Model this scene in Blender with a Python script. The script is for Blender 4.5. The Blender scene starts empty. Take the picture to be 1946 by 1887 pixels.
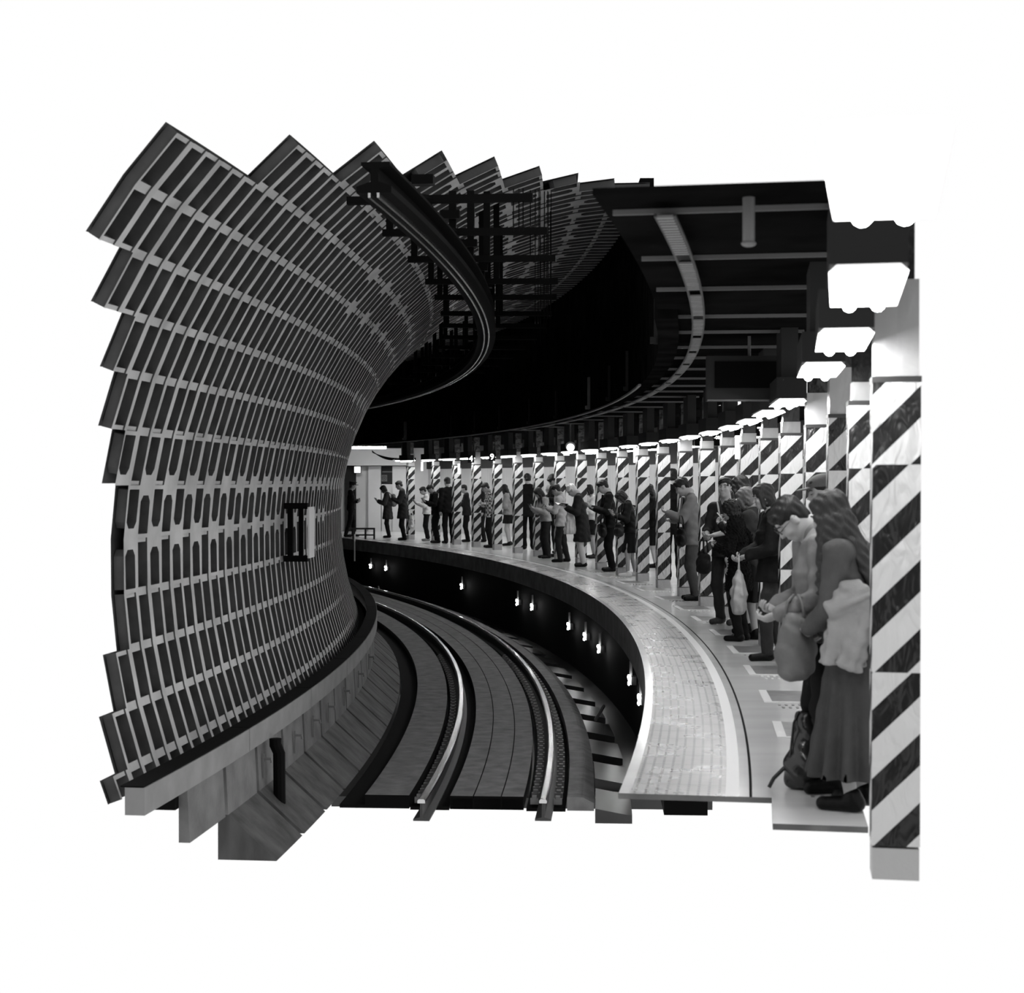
import bpy, math, random
import numpy as np
from math import sin, cos, pi, radians, sqrt, atan2, hypot
from mathutils import Vector, Matrix

random.seed(7)
SC = bpy.context.scene
COL = SC.collection

# ---------------------------------------------------------------- camera, world, exposure
CAM_H = 1.65
cam_d = bpy.data.cameras.new('camera')
cam = bpy.data.objects.new('camera', cam_d)
COL.objects.link(cam)
cam.location = (0, 0, CAM_H)
cam.rotation_euler = (pi / 2 - math.atan(28.5 / 3000), 0, 0)
cam_d.sensor_width = 36.0
cam_d.lens = 3000 / 1946 * 36.0
cam_d.clip_start, cam_d.clip_end = 0.05, 300
cam_d.dof.use_dof = True
cam_d.dof.focus_distance = 24.0
cam_d.dof.aperture_fstop = 4.5
SC.camera = cam

w = bpy.data.worlds.new('world')
SC.world = w
w.use_nodes = True
w.node_tree.nodes['Background'].inputs[0].default_value = (1, 1, 1, 1)
w.node_tree.nodes['Background'].inputs[1].default_value = 1.0
vs = SC.view_settings
vs.view_transform = 'Standard'
vs.look = 'None'
vs.exposure = 0.0
vs.gamma = 1.0
vs.use_curve_mapping = False
LAMP_L = 58.0

# ---------------------------------------------------------------- the curve everything follows
CX, CY = -64.4, 18.15            # centre of the curve on the ground plan


def pol(r, th, z=0.0):
    return (CX + r * cos(th), CY + r * sin(th), z)


def th_at(r, y):                  # angle at which radius r is at depth y
    return math.asin((y - CY) / r)


# ---------------------------------------------------------------- helpers
class MB:
    """collects faces with uvs and material slots, links them as ONE mesh object"""

    def __init__(s):
        s.v, s.f, s.m, s.uv = [], [], [], []

    def vert(s, p):
        s.v.append(tuple(p))
        return len(s.v) - 1

    def face(s, idx, m=0, uv=None):
        s.f.append(tuple(idx))
        s.m.append(m)
        s.uv.append(uv)

    def poly(s, pts, m=0, uv=None):
        s.face([s.vert(p) for p in pts], m, uv)

    def box(s, c, d, M=None, m=0):
        """box of size d about c, optionally turned by a 3x3 matrix (columns = axes)"""
        c = Vector(c)
        M = M or Matrix.Identity(3)
        i0 = len(s.v)
        for sz in (-1, 1):
            for sx, sy in ((-1, -1), (1, -1), (1, 1), (-1, 1)):
                s.v.append(tuple(c + M @ Vector((sx * d[0] / 2, sy * d[1] / 2, sz * d[2] / 2))))
        for q in ((3, 2, 1, 0), (4, 5, 6, 7), (0, 1, 5, 4), (1, 2, 6, 5), (2, 3, 7, 6), (3, 0, 4, 7)):
            s.face([i0 + k for k in q], m)

    def bar(s, a, b, wd, ht=None, m=0, up=(0, 0, 1)):
        a, b = Vector(a), Vector(b)
        z = (b - a)
        L = z.length
        z.normalize()
        x = Vector(up).cross(z)
        if x.length < 1e-4:
            x = Vector((1, 0, 0))
        x.normalize()
        y = z.cross(x)
        s.box((a + b) / 2, (wd, ht or wd, L), Matrix((x, y, z)).transposed(), m)

    def tube(s, pts, r, n=8, m=0, caps=True):
        pts = [Vector(p) for p in pts]
        rs = r if isinstance(r, (list, tuple)) else [r] * len(pts)
        rings = []
        x = None
        for i, p in enumerate(pts):
            t = (pts[min(i + 1, len(pts) - 1)] - pts[max(i - 1, 0)]).normalized()
            if x is None:
                x = t.orthogonal().normalized()
            else:
                x = (x - t * x.dot(t)).normalized()
            y = t.cross(x)
            rings.append([s.vert(p + (x * cos(2 * pi * k / n) + y * sin(2 * pi * k / n)) * rs[i]) for k in range(n)])
        for a, b in zip(rings, rings[1:]):
            for k in range(n):
                s.face((a[k], a[(k + 1) % n], b[(k + 1) % n], b[k]), m)
        if caps:
            s.face(rings[0][::-1], m)
            s.face(rings[-1], m)

    def ell(s, c, r, M=None, n=10, m=0):
        c = Vector(c)
        M = M or Matrix.Identity(3)
        rings = []
        for i in range(n + 1):
            ph = -pi / 2 + pi * i / n
            rings.append([s.vert(c + M @ Vector((r[0] * cos(ph) * cos(2 * pi * k / n), r[1] * cos(ph) * sin(2 * pi * k / n), r[2] * sin(ph)))) for k in range(n)])
        for a, b in zip(rings, rings[1:]):
            for k in range(n):
                s.face((a[k], a[(k + 1) % n], b[(k + 1) % n], b[k]), m)

    def arc(s, prof, t0, t1, n, m=0, closed=True, caps=True):
        """closed (r,z) outline swept along the curve from angle t0 to t1; uv = (outline length, arc length)"""
        rings, L = [], [0]
        P = list(prof)
        for a, b in zip(P, P[1:] + P[:1]):
            L.append(L[-1] + hypot(b[0] - a[0], b[1] - a[1]))
        for i in range(n + 1):
            t = t0 + (t1 - t0) * i / n
            rings.append([s.vert(pol(r, t, z)) for r, z in P])
        k = len(P)
        for i in range(n):
            v0, v1 = [(t0 + (t1 - t0) * q / n) * 66.0 for q in (i, i + 1)]
            for j in range(k if closed else k - 1):
                j2 = (j + 1) % k
                s.face((rings[i][j], rings[i][j2], rings[i + 1][j2], rings[i + 1][j]), m[j] if isinstance(m, (list, tuple)) else m,
                       ((L[j], v0), (L[j + 1], v0), (L[j + 1], v1), (L[j], v1)))
        if caps and closed:
            mm = m[0] if isinstance(m, (list, tuple)) else m
            s.face(rings[0], mm)
            s.face(rings[-1][::-1], mm)

    def build(s, name, mats, parent=None, smooth=False, loc=None):
        me = bpy.data.meshes.new(name)
        me.from_pydata(s.v, [], s.f)
        for q in (mats if isinstance(mats, (list, tuple)) else [mats]):
            me.materials.append(q)
        me.polygons.foreach_set('material_index', s.m)
        if smooth:
            me.polygons.foreach_set('use_smooth', [True] * len(s.f))
        if any(u is not None for u in s.uv):
            lay = me.uv_layers.new(name='UVMap')
            flat = []
            for f, u in zip(s.f, s.uv):
                for k in range(len(f)):
                    flat += list(u[k]) if u is not None else [0.0, 0.0]
            lay.data.foreach_set('uv', flat)
        me.update()
        o = bpy.data.objects.new(name, me)
        COL.objects.link(o)
        if parent is not None:
            o.parent = parent
        if loc is not None:
            o.location = loc
        return o


def empty(name, loc=(0, 0, 0), rz=0.0):
    o = bpy.data.objects.new(name, None)
    o.empty_display_size = 0.1
    COL.objects.link(o)
    o.location = loc
    o.rotation_euler = (0, 0, rz)
    return o


def tag(o, label, cat, group=None, kind=None):
    o['label'] = label
    o['category'] = cat
    if group:
        o['group'] = group
    if kind:
        o['kind'] = kind
    return o


def struct(o, label=None, cat=None):
    o['kind'] = 'structure'
    if label:
        o['label'] = label
        o['category'] = cat
    return o


# ---------------------------------------------------------------- materials (all neutral: a black-and-white place)
def lin(v):                       # sRGB 0..255 -> linear
    v /= 255.0
    return v / 12.92 if v <= 0.04045 else ((v + 0.055) / 1.055) ** 2.4


def mat(name, g, rough=0.6, metal=0.0, var=0.0, scale=6.0, bump=0.0, bscale=40.0, spec=0.5, emit=0.0, stretch=None):
    m = bpy.data.materials.new(name)
    m.use_nodes = True
    nt = m.node_tree
    b = nt.nodes['Principled BSDF']
    b.inputs['Base Color'].default_value = (g, g, g, 1)
    b.inputs['Roughness'].default_value = rough
    b.inputs['Metallic'].default_value = metal
    b.inputs['Specular IOR Level'].default_value = spec
    if emit:
        b.inputs['Emission Color'].default_value = (1, 1, 1, 1)
        b.inputs['Emission Strength'].default_value = emit
    tc = None
    if var or bump:
        tc = nt.nodes.new('ShaderNodeTexCoord')
        mp = nt.nodes.new('ShaderNodeMapping')
        nt.links.new(tc.outputs['Object'], mp.inputs[0])
        if stretch:
            mp.inputs['Scale'].default_value = stretch
    if var:
        n = nt.nodes.new('ShaderNodeTexNoise')
        n.inputs['Scale'].default_value = scale
        n.inputs['Detail'].default_value = 5
        nt.links.new(mp.outputs[0], n.inputs['Vector'])
        r = nt.nodes.new('ShaderNodeMapRange')
        r.inputs['From Min'].default_value = 0.3
        r.inputs['From Max'].default_value = 0.7
        r.inputs['To Min'].default_value = g * (1 - var)
        r.inputs['To Max'].default_value = min(1.0, g * (1 + var))
        nt.links.new(n.outputs['Fac'], r.inputs['Value'])
        nt.links.new(r.outputs[0], b.inputs['Base Color'])
    if bump:
        n2 = nt.nodes.new('ShaderNodeTexNoise')
        n2.inputs['Scale'].default_value = bscale
        n2.inputs['Detail'].default_value = 3
        nt.links.new(mp.outputs[0], n2.inputs['Vector'])
        bp = nt.nodes.new('ShaderNodeBump')
        bp.inputs['Strength'].default_value = bump
        bp.inputs['Distance'].default_value = 0.02
        nt.links.new(n2.outputs['Fac'], bp.inputs['Height'])
        nt.links.new(bp.outputs[0], b.inputs['Normal'])
    return m


def nmath(nt, op, a, b=None, c=None):
    n = nt.nodes.new('ShaderNodeMath')
    n.operation = op
    for i, q in enumerate((a, b, c)):
        if q is None:
            continue
        if isinstance(q, (int, float)):
            n.inputs[i].default_value = q
        else:
            nt.links.new(q, n.inputs[i])
    return n.outputs[0]


def mat_stripe():
    """plastic sheet printed with rising black diagonals; the sheet is put on in lengths, so the pattern jumps at the laps"""
    m = mat('striped_plastic', 0.7, rough=0.24, spec=0.3)
    nt = m.node_tree
    b = nt.nodes['Principled BSDF']
    uv = nt.nodes.new('ShaderNodeUVMap')
    sp = nt.nodes.new('ShaderNodeSeparateXYZ')
    nt.links.new(uv.outputs[0], sp.inputs[0])
    u, v = sp.outputs[0], sp.outputs[1]
    seg = nmath(nt, 'FLOOR', nmath(nt, 'DIVIDE', nmath(nt, 'ADD', v, nmath(nt, 'MULTIPLY', nmath(nt, 'FLOOR', nmath(nt, 'DIVIDE', u, 4.0)), 0.13)), 0.86))
    ph = nmath(nt, 'MULTIPLY', seg, 0.137)
    t = nmath(nt, 'DIVIDE', nmath(nt, 'ADD', nmath(nt, 'SUBTRACT', v, nmath(nt, 'MULTIPLY', u, 1.0)), ph), 0.285)
    s = nmath(nt, 'LESS_THAN', nmath(nt, 'FRACT', t), 0.46)
    nz = nt.nodes.new('ShaderNodeTexNoise')
    nz.inputs['Scale'].default_value = 7.0
    nt.links.new(uv.outputs[0], nz.inputs['Vector'])
    mix = nt.nodes.new('ShaderNodeMix')
    mix.data_type = 'RGBA'
    nt.links.new(s, mix.inputs['Factor'])
    mix.inputs['A'].default_value = (0.5, 0.5, 0.5, 1)
    mix.inputs['B'].default_value = (0.012, 0.012, 0.012, 1)
    nt.links.new(mix.outputs['Result'], b.inputs['Base Color'])
    mp = nt.nodes.new('ShaderNodeMapping')
    mp.inputs['Scale'].default_value = (14, 5, 1)
    nt.links.new(uv.outputs[0], mp.inputs[0])
    n2 = nt.nodes.new('ShaderNodeTexNoise')
    n2.inputs['Scale'].default_value = 1.0
    n2.inputs['Detail'].default_value = 2
    n2.inputs['Distortion'].default_value = 1.2
    nt.links.new(mp.outputs[0], n2.inputs['Vector'])
    bp = nt.nodes.new('ShaderNodeBump')
    bp.inputs['Strength'].default_value = 0.9
    bp.inputs['Distance'].default_value = 0.025
    nt.links.new(n2.outputs['Fac'], bp.inputs['Height'])
    nt.links.new(bp.outputs[0], b.inputs['Normal'])
    return m


def mat_tiles():
    """glossy tactile strip: rows of small raised tiles along the edge; uv in metres"""
    m = mat('tactile_tiles', 0.42, rough=0.2)
    nt = m.node_tree
    b = nt.nodes['Principled BSDF']
    uv = nt.nodes.new('ShaderNodeUVMap')
    sp = nt.nodes.new('ShaderNodeSeparateXYZ')
    nt.links.new(uv.outputs[0], sp.inputs[0])
    u, v = sp.outputs[0], sp.outputs[1]
    fu = nmath(nt, 'FRACT', nmath(nt, 'DIVIDE', u, 0.0555))
    fv = nmath(nt, 'FRACT', nmath(nt, 'DIVIDE', v, 0.062))
    fj = nmath(nt, 'FRACT', nmath(nt, 'DIVIDE', v, 0.31))
    dash = nmath(nt, 'MULTIPLY', nmath(nt, 'LESS_THAN', fu, 0.26), nmath(nt, 'LESS_THAN', fv, 0.8))
    joint = nmath(nt, 'LESS_THAN', fj, 0.03)
    line = nmath(nt, 'MAXIMUM', dash, joint)
    nz = nt.nodes.new('ShaderNodeTexNoise')
    nz.inputs['Scale'].default_value = 3.0
    nz.inputs['Detail'].default_value = 4
    nt.links.new(uv.outputs[0], nz.inputs['Vector'])
    mx = nt.nodes.new('ShaderNodeMix')
    mx.data_type = 'RGBA'
    nt.links.new(line, mx.inputs['Factor'])
    mx.inputs['A'].default_value = (0.27, 0.27, 0.27, 1)
    mx.inputs['B'].default_value = (0.06, 0.06, 0.06, 1)
    nt.links.new(mx.outputs['Result'], b.inputs['Base Color'])
    rr = nt.nodes.new('ShaderNodeMapRange')
    rr.inputs['To Min'].default_value = 0.16
    rr.inputs['To Max'].default_value = 0.42
    nt.links.new(nz.outputs['Fac'], rr.inputs['Value'])
    nt.links.new(rr.outputs[0], b.inputs['Roughness'])
    vor = nt.nodes.new('ShaderNodeTexVoronoi')
    vor.inputs['Scale'].default_value = 14.0
    nt.links.new(uv.outputs[0], vor.inputs['Vector'])
    hgt = nmath(nt, 'SUBTRACT', nmath(nt, 'MULTIPLY', vor.outputs['Distance'], 0.6), line)
    bp = nt.nodes.new('ShaderNodeBump')
    bp.inputs['Strength'].default_value = 0.35
    bp.inputs['Distance'].default_value = 0.006
    nt.links.new(hgt, bp.inputs['Height'])
    nt.links.new(bp.outputs[0], b.inputs['Normal'])
    return m


def mat_curtain():
    m = mat('plastic_sheeting', 0.5, rough=0.3)
    nt = m.node_tree
    b = nt.nodes['Principled BSDF']
    uv = nt.nodes.new('ShaderNodeUVMap')
    mp = nt.nodes.new('ShaderNodeMapping')
    mp.inputs['Scale'].default_value = (0.5, 9.0, 1)
    nt.links.new(uv.outputs[0], mp.inputs[0])
    n = nt.nodes.new('ShaderNodeTexNoise')
    n.inputs['Scale'].default_value = 1.0
    n.inputs['Detail'].default_value = 4
    nt.links.new(mp.outputs[0], n.inputs['Vector'])
    bp = nt.nodes.new('ShaderNodeBump')
    bp.inputs['Strength'].default_value = 0.6
    bp.inputs['Distance'].default_value = 0.05
    nt.links.new(n.outputs['Fac'], bp.inputs['Height'])
    nt.links.new(bp.outputs[0], b.inputs['Normal'])
    return m


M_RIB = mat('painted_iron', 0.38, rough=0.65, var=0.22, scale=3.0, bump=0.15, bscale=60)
M_RECESS = mat('dark_iron', 0.046, rough=0.8, var=0.35, scale=5.0)  # darker tone on recess walls and floors than on the ribs
M_BLACK = mat('flat_black', 0.004, rough=0.85, spec=0.06)
M_DARK = mat('dark_steel', 0.018, rough=0.6, spec=0.3)
M_DARK2 = mat('dark_painted_steel', 0.03, rough=0.5)
M_GREYSTEEL = mat('grey_steel', 0.13, rough=0.5)
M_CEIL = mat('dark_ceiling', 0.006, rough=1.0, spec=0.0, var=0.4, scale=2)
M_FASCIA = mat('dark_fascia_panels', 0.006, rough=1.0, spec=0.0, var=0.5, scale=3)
M_CONC = mat('grey_concrete', 0.12, rough=0.85, var=0.3, scale=3.5, bump=0.3, bscale=25)
M_CONC_D = mat('stained_concrete', 0.06, rough=0.85, var=0.55, scale=5, stretch=(1, 1, 0.25), bump=0.35, bscale=18)
M_COPING = mat('coping_concrete', 0.18, rough=0.85, var=0.15, scale=4)
M_SLAB = mat('track_slab_concrete', 0.13, rough=0.8, var=0.35, scale=6, bump=0.2, bscale=30)
M_RAIL = mat('rail_steel', 0.55, rough=0.22, metal=1.0)
M_RAILSIDE = mat('rail_flank', 0.03, rough=0.6)
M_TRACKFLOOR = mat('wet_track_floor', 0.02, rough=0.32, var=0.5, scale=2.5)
M_TILE = mat_tiles()
M_WHITE = mat('white_marking', 0.62, rough=0.35)
M_FLOOR = mat('polished_floor', 0.58, rough=0.16, var=0.08, scale=1.5, stretch=(0.3, 2, 1))
M_STRIPE = mat_stripe()
M_CURTAIN = mat_curtain()
M_WALLW = mat('white_wall_panel', 0.62, rough=0.5, var=0.08, scale=1.0)
M_GLOW = mat('lamp_glow', 0.9, emit=LAMP_L)
M_GLOW2 = mat('small_lamp_glow', 0.9, emit=45.0)
M_SIGNLIT = mat('lit_sign_white', 0.9, emit=1.6)
M_BLKPLASTIC = mat('black_plastic', 0.012, rough=0.25, bump=0.4, bscale=12)
M_GREYPLASTIC = mat('grey_plastic', 0.22, rough=0.3, bump=0.4, bscale=12)
M_HOUSING = mat('grey_housing', 0.022, rough=0.7, spec=0.1)
M_SHINY = mat('bright_contact_bar', 0.6, rough=0.25, metal=1.0)

TH0 = th_at(66.0, 8.3)            # near end of the platform that the photo shows
THE = radians(32)                 # far end, well behind the bend

# ---------------------------------------------------------------- tunnel lining: cast cells on a tube that follows the curve
RW, ZC, RHO_L, RHO_U = 62.07, 1.08, 4.2, 3.7
S0, DS, PITCH = 0.16, 0.385, 0.262 / 62.07
#  first cell built in each course, counted from the lowest (what lies nearer is out of sight of the photograph)
FIRST = [-30, -29, -28, -27, -27, -27, -28, -29, -30, -32, -34, -34, -28, -23, -18, -14, -10, -7, -5, -4]
LAST = 131


def lining(s, th, depth=0.0):
    rho = RHO_U if s >= 0 else RHO_L
    ph = s / rho
    q = rho + depth
    return pol(RW + rho - q * cos(ph), th, ZC + q * sin(ph))


def node_at(k, j):                # broad jointing plates where two ring segments meet
    if k == 1:
        return j % 2 == 0 and j < 40
    if k == 0:
        return j % 2 == 1 and (j < 6 or j > 22)
    if k == 4:
        return j % 3 == 0 and 4 < j < 30
    if k == 3:
        return j % 3 == 1 and 18 < j < 46
    if k in (6, 7):
        return (j + k) % 4 == 0 and j > -12
    if k in (9, 11, 13):
        return j % 3 == 0
    if k in (10, 12):
        return j % 4 == 1
    return False


def lining_mesh(k0, k1):
    mb = MB()
    for k in range(k0, k1):
        sa, sb = S0 + DS * k, S0 + DS * (k + 1)
        if k == -5:
            sa = sb - 0.16
        for j in range(FIRST[k + 5], LAST):
            t0, t1 = j * PITCH, (j + 1) * PITCH
            ribw = 0.026 + (0.012 if j % 2 else 0.0)
            u0 = ribw / 0.262
            u1 = 1 - (0.026 + (0.012 if (j + 1) % 2 else 0.0)) / 0.262
            bl, bh = 0.03, 0.03
            na, nb = node_at(k, j), node_at(k + 1, j)
            if na:
                bl = 0.075
            if nb:
                bh = 0.075
            if k == -5:
                bl = 0.0
            sl, sh = sa + bl, sb - bh
            ca, cb = (0.045 if na else 0.006), (0.045 if nb else 0.006)
            cu_a, cu_b = min(ca, 0.075) / 0.262, min(cb, 0.075) / 0.262
            T = lambda u: t0 + (t1 - t0) * u
            def V(u, s, d=0.0):
                return mb.vert(lining(s, T(u), d))
            if na or nb:
                ring = [(u0 + cu_a, sl), (u1 - cu_a, sl), (u1, sl + ca), (u1, sh - cb), (u1 - cu_b, sh), (u0 + cu_b, sh), (u0, sh - cb), (u0, sl + ca)]
                o = [V(u, s) for u, s in ((0, sa), (1, sa), (1, sb), (0, sb))]
                i = [V(u, s) for u, s in ring]
                d = [V(u, s, 0.085) for u, s in ring]
                for q in ((o[0], o[1], i[1], i[0]), (o[1], i[2], i[1]), (o[1], o[2], i[3], i[2]), (o[2], i[4], i[3]),
                          (o[2], o[3], i[5], i[4]), (o[3], i[6], i[5]), (o[3], o[0], i[7], i[6]), (o[0], i[0], i[7])):
                    mb.face(q, 0)
                for a in range(8):
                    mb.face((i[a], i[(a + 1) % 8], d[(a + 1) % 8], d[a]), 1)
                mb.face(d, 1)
            else:                     # upright ribs stand proud of the level flanges
                BD, RD = 0.011, 0.085
                for ua, ub in ((0, u0), (u1, 1)):
                    mb.face((V(ua, sa), V(ub, sa), V(ub, sb), V(ua, sb)), 0)
                for u in (u0, u1):
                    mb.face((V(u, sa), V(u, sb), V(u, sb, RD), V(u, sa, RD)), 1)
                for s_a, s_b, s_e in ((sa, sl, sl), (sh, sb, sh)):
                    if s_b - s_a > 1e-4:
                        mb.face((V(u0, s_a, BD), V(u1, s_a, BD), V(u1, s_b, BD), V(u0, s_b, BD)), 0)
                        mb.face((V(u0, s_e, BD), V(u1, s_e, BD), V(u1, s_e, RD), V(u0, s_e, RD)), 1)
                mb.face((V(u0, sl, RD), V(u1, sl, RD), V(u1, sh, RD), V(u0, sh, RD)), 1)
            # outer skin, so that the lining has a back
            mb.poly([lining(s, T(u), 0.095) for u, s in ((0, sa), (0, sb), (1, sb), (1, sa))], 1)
    return mb


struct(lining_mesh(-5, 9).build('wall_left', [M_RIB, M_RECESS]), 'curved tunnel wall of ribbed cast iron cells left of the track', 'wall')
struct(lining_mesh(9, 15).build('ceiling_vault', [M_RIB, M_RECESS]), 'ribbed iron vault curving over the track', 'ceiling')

# ---------------------------------------------------------------- ledge and concrete panels below the lining
mb = MB()
mb.arc([(62.15, -0.62), (62.15, -0.50), (62.50, -0.50), (62.50, -0.62)], th_at(62.3, 10.9), THE, 150)
struct(mb.build('trim_1', M_BLACK), 'dark cable trough at the foot of the ribbed wall', 'ledge')
mb = MB()
tj = th_at(62.6, 9.95)
while tj < THE:                   # coping in lengths with open joints
    t1 = min(tj + 2.4 / 62.6, THE)
    mb.arc([(62.49, -0.46), (62.49, -0.285), (62.62, -0.285), (62.62, -0.46)], tj, t1 - 0.00025, 8, 0)
    mb.arc([(62.46, -0.283), (62.612, -0.283), (62.612, -0.274), (62.46, -0.274)], tj, t1 - 0.0002, 8, 1)
    tj = t1
struct(mb.build('trim_2', [M_COPING, M_BLACK]), 'pale concrete coping running along the foot of the wall', 'coping')
mb = MB()
tj = th_at(62.6, 10.9)
PANEL = 0.93
k = 0
while tj < THE:
    t1 = min(tj + PANEL / 62.6, THE)
    g = 0.0006
    mb.arc([(62.50, -0.86), (62.50, -0.46), (62.56, -0.46), (62.58, -0.86)], tj + g, t1 - g, 3, 0)
    if tj > th_at(62.6, 11.7):
        mb.arc([(62.50, -1.20), (62.50, -0.86), (62.58, -0.86), (62.95, -1.20)], tj + g, t1 - g, 3, 1)
    tj = t1
    k += 1
mb.arc([(62.44, -1.3), (62.44, -0.5), (62.50, -0.5), (62.50, -1.3)], th_at(62.5, 13.3), THE, 120, 2)
struct(mb.build('trim_3', [M_CONC, M_CONC_D, M_BLACK]), 'bent concrete facing panels under the pale coping', 'panels')

# ---------------------------------------------------------------- track bed
TB = th_at(64.3, 14.12)
mb = MB()
mb.arc([(62.7, -1.52), (62.7, -1.42), (66.4, -1.42), (66.4, -1.52)], th_at(64.3, 15.3), THE, 120)
struct(mb.build('floor_track', M_TRACKFLOOR), 'dark track bed floor', 'floor')


def slab(name, prof, m, label):
    q = MB()
    q.arc(prof, TB, THE, 150, [1, 1, 1, 0, 1, 1] if isinstance(m, list) else 0)  # sides and gap floor coloured black, shade painted onto the slab
    return struct(q.build(name, m), label, 'track slab')


slab('floor_slab', [(62.97, -1.29), (62.97, -1.26), (63.2, -1.26), (63.2, -1.17), (63.6, -1.17), (63.6, -1.29)], [M_SLAB, M_BLACK], 'narrow concrete track slab left of the inner rail')
mb = MB()
for a, b in ((63.97, 64.175), (64.185, 64.425), (64.435, 64.63)):
    mb.arc([(a, -1.29), (a, -1.17), (b, -1.17), (b, -1.29)], TB, THE, 150, [1, 0, 1, 1])  # slab sides painted black as shade, tops left grey
mb.arc([(63.98, -1.29), (63.98, -1.19), (64.62, -1.19), (64.62, -1.29)], TB, THE, 100, 1)
struct(mb.build('floor_slab', [M_SLAB, M_BLACK]), 'concrete slab between the two rails with two grooves', 'track slab')
slab('floor_slab', [(65.02, -1.29), (65.02, -1.17), (65.16, -1.17), (65.26, -1.22), (65.26, -1.29)], M_SLAB, 'concrete kerb of the track right of the outer rail')
mb = MB()
tj = TB
while tj < radians(24):           # cover plates of the drain beside the platform, each with a gap
    mb.arc([(65.27, -1.40), (65.27, -1.27), (65.60, -1.33), (65.60, -1.40)], tj, tj + 0.95 / 65.4, 4)
    tj += 1.45 / 65.4
struct(mb.build('floor_drain', M_TRACKFLOOR), 'row of dark glossy cover slabs beside the platform foot', 'drain')

for nm, r, lab in (('inner', 63.785, 'inner running rail, left of the pair, with bright worn head'), ('outer', 64.83, 'outer running rail, nearer the platform, with bright worn head')):
    root = tag(empty('rail', pol(r, TB, -1.3)), lab, 'rail', 'running rails')
    base = Vector(root.location)

    def rel(m):
        m.v = [tuple(Vector(p) - base) for p in m.v]
        return m
    q = MB()
    TR = th_at(r, 13.55)
    q.arc([(r - 0.033, -1.095), (r - 0.022, -1.082), (r + 0.022, -1.082), (r + 0.033, -1.095), (r + 0.033, -1.118), (r - 0.033, -1.118)], TR, THE, 220)
    rel(q).build('rail_head', M_RAIL, root, smooth=False)
    q = MB()
    q.arc([(r - 0.01, -1.118), (r + 0.01, -1.118), (r + 0.012, -1.24), (r + 0.07, -1.255), (r + 0.07, -1.27), (r - 0.07, -1.27), (r - 0.07, -1.255), (r - 0.012, -1.24)], TR, THE, 160)
    rel(q).build('rail_web', M_RAILSIDE, root)
    q = MB()
    q.arc([(r - 0.175, -1.30), (r - 0.175, -1.27), (r + 0.175, -1.27), (r + 0.175, -1.30)], TB, THE, 120)
    rel(q).build('rail_bed', M_BLACK, root)
    clip = None
    for side, off in ((-1, 0.105), (1, 0.105)):
        if nm == 'inner' and side == 1:
            continue
        for i in range(44):
            t = TB + (0.08 + i * 0.27) / r
            p = Vector(pol(r + side * off, t, -1.225))
            if clip is None:
                q = MB()
                q.box((0, 0, 0), (0.075, 0.05, 0.05))
                q.box((0, 0, 0.03), (0.04, 0.04, 0.04))
                clip = q.build('rail_clip', M_GREYSTEEL, root)
                c = clip
            else:
                c = clip.copy()
                COL.objects.link(c)
                c.parent = root
            c.location = p - base
            c.rotation_euler = (0, 0, t)

# ---------------------------------------------------------------- platform
mb = MB()
N = 120
R0, RT, RL0, RL1, RD0, RD1 = 65.70, 65.76, 66.26, 66.33, 66.385, 66.40
def ez(t):                        # the edge beam deepens from the thin near nosing
    return -0.03 - 0.29 * max(0.0, min(1.0, (t - th_at(65.7, 9.0)) / 0.045))


for i in range(N):
    a, b = TH0 + (THE - TH0) * i / N, TH0 + (THE - TH0) * (i + 1) / N
    bounds = [(R0, RT, 1), (RT, RL0, 0), (RL0, RL1, 2), (RL1, RD0, 1), (RD0, RD1, 3)]
    for ra, rb, m in bounds:
        mb.poly([pol(ra, a, 0), pol(rb, a, 0), pol(rb, b, 0), pol(ra, b, 0)], m,
                ((ra - 65, a * 66), (rb - 65, a * 66), (rb - 65, b * 66), (ra - 65, b * 66)))
    # the floor widens away from the near end
    def ro(t):
        return 66.95 + 0.2 * max(0.0, min(1.0, (t - TH0) / radians(6))) + 3.4 * max(0.0, min(1.0, (t - TH0 - radians(6)) / radians(9.0)))
    mb.poly([pol(RD1, a, 0), pol(ro(a), a, 0), pol(ro(b), b, 0), pol(RD1, b, 0)], 1)
    if i == 0:                    # the walking floor reaches a little nearer, under the nearest feet
        tn = th_at(66.5, 7.6)
        mb.poly([pol(66.5, tn, 0), pol(66.95, tn, 0), pol(66.95, a, 0), pol(66.5, a, 0)], 1)
        mb.poly([pol(66.5, tn, -0.03), pol(66.5, a, -0.03), pol(66.95, a, -0.03), pol(66.95, tn, -0.03)], 3)
        mb.poly([pol(66.5, tn, 0), pol(66.5, tn, -0.03), pol(66.95, tn, -0.03), pol(66.95, tn, 0)], 4)
    za, zb = ez(a), ez(b)
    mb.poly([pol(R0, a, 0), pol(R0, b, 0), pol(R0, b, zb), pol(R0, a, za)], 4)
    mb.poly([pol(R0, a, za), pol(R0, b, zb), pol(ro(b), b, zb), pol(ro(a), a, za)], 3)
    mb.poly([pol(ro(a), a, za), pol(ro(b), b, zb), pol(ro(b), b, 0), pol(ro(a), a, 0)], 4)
mb.poly([pol(R0, TH0, 0), pol(R0, TH0, -0.03), pol(66.95, TH0, -0.03), pol(66.95, TH0, 0)], 4)
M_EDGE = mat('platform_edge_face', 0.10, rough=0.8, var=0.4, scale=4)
struct(mb.build('floor', [M_TILE, M_FLOOR, M_WHITE, M_BLACK, M_EDGE]), 'bright polished station platform curving beside the track', 'platform')
mb = MB()
mb.arc([(65.9, -1.42), (65.9, -0.32), (66.3, -0.32), (66.3, -1.42)], th_at(65.9, 14.5), THE, 120)
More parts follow.
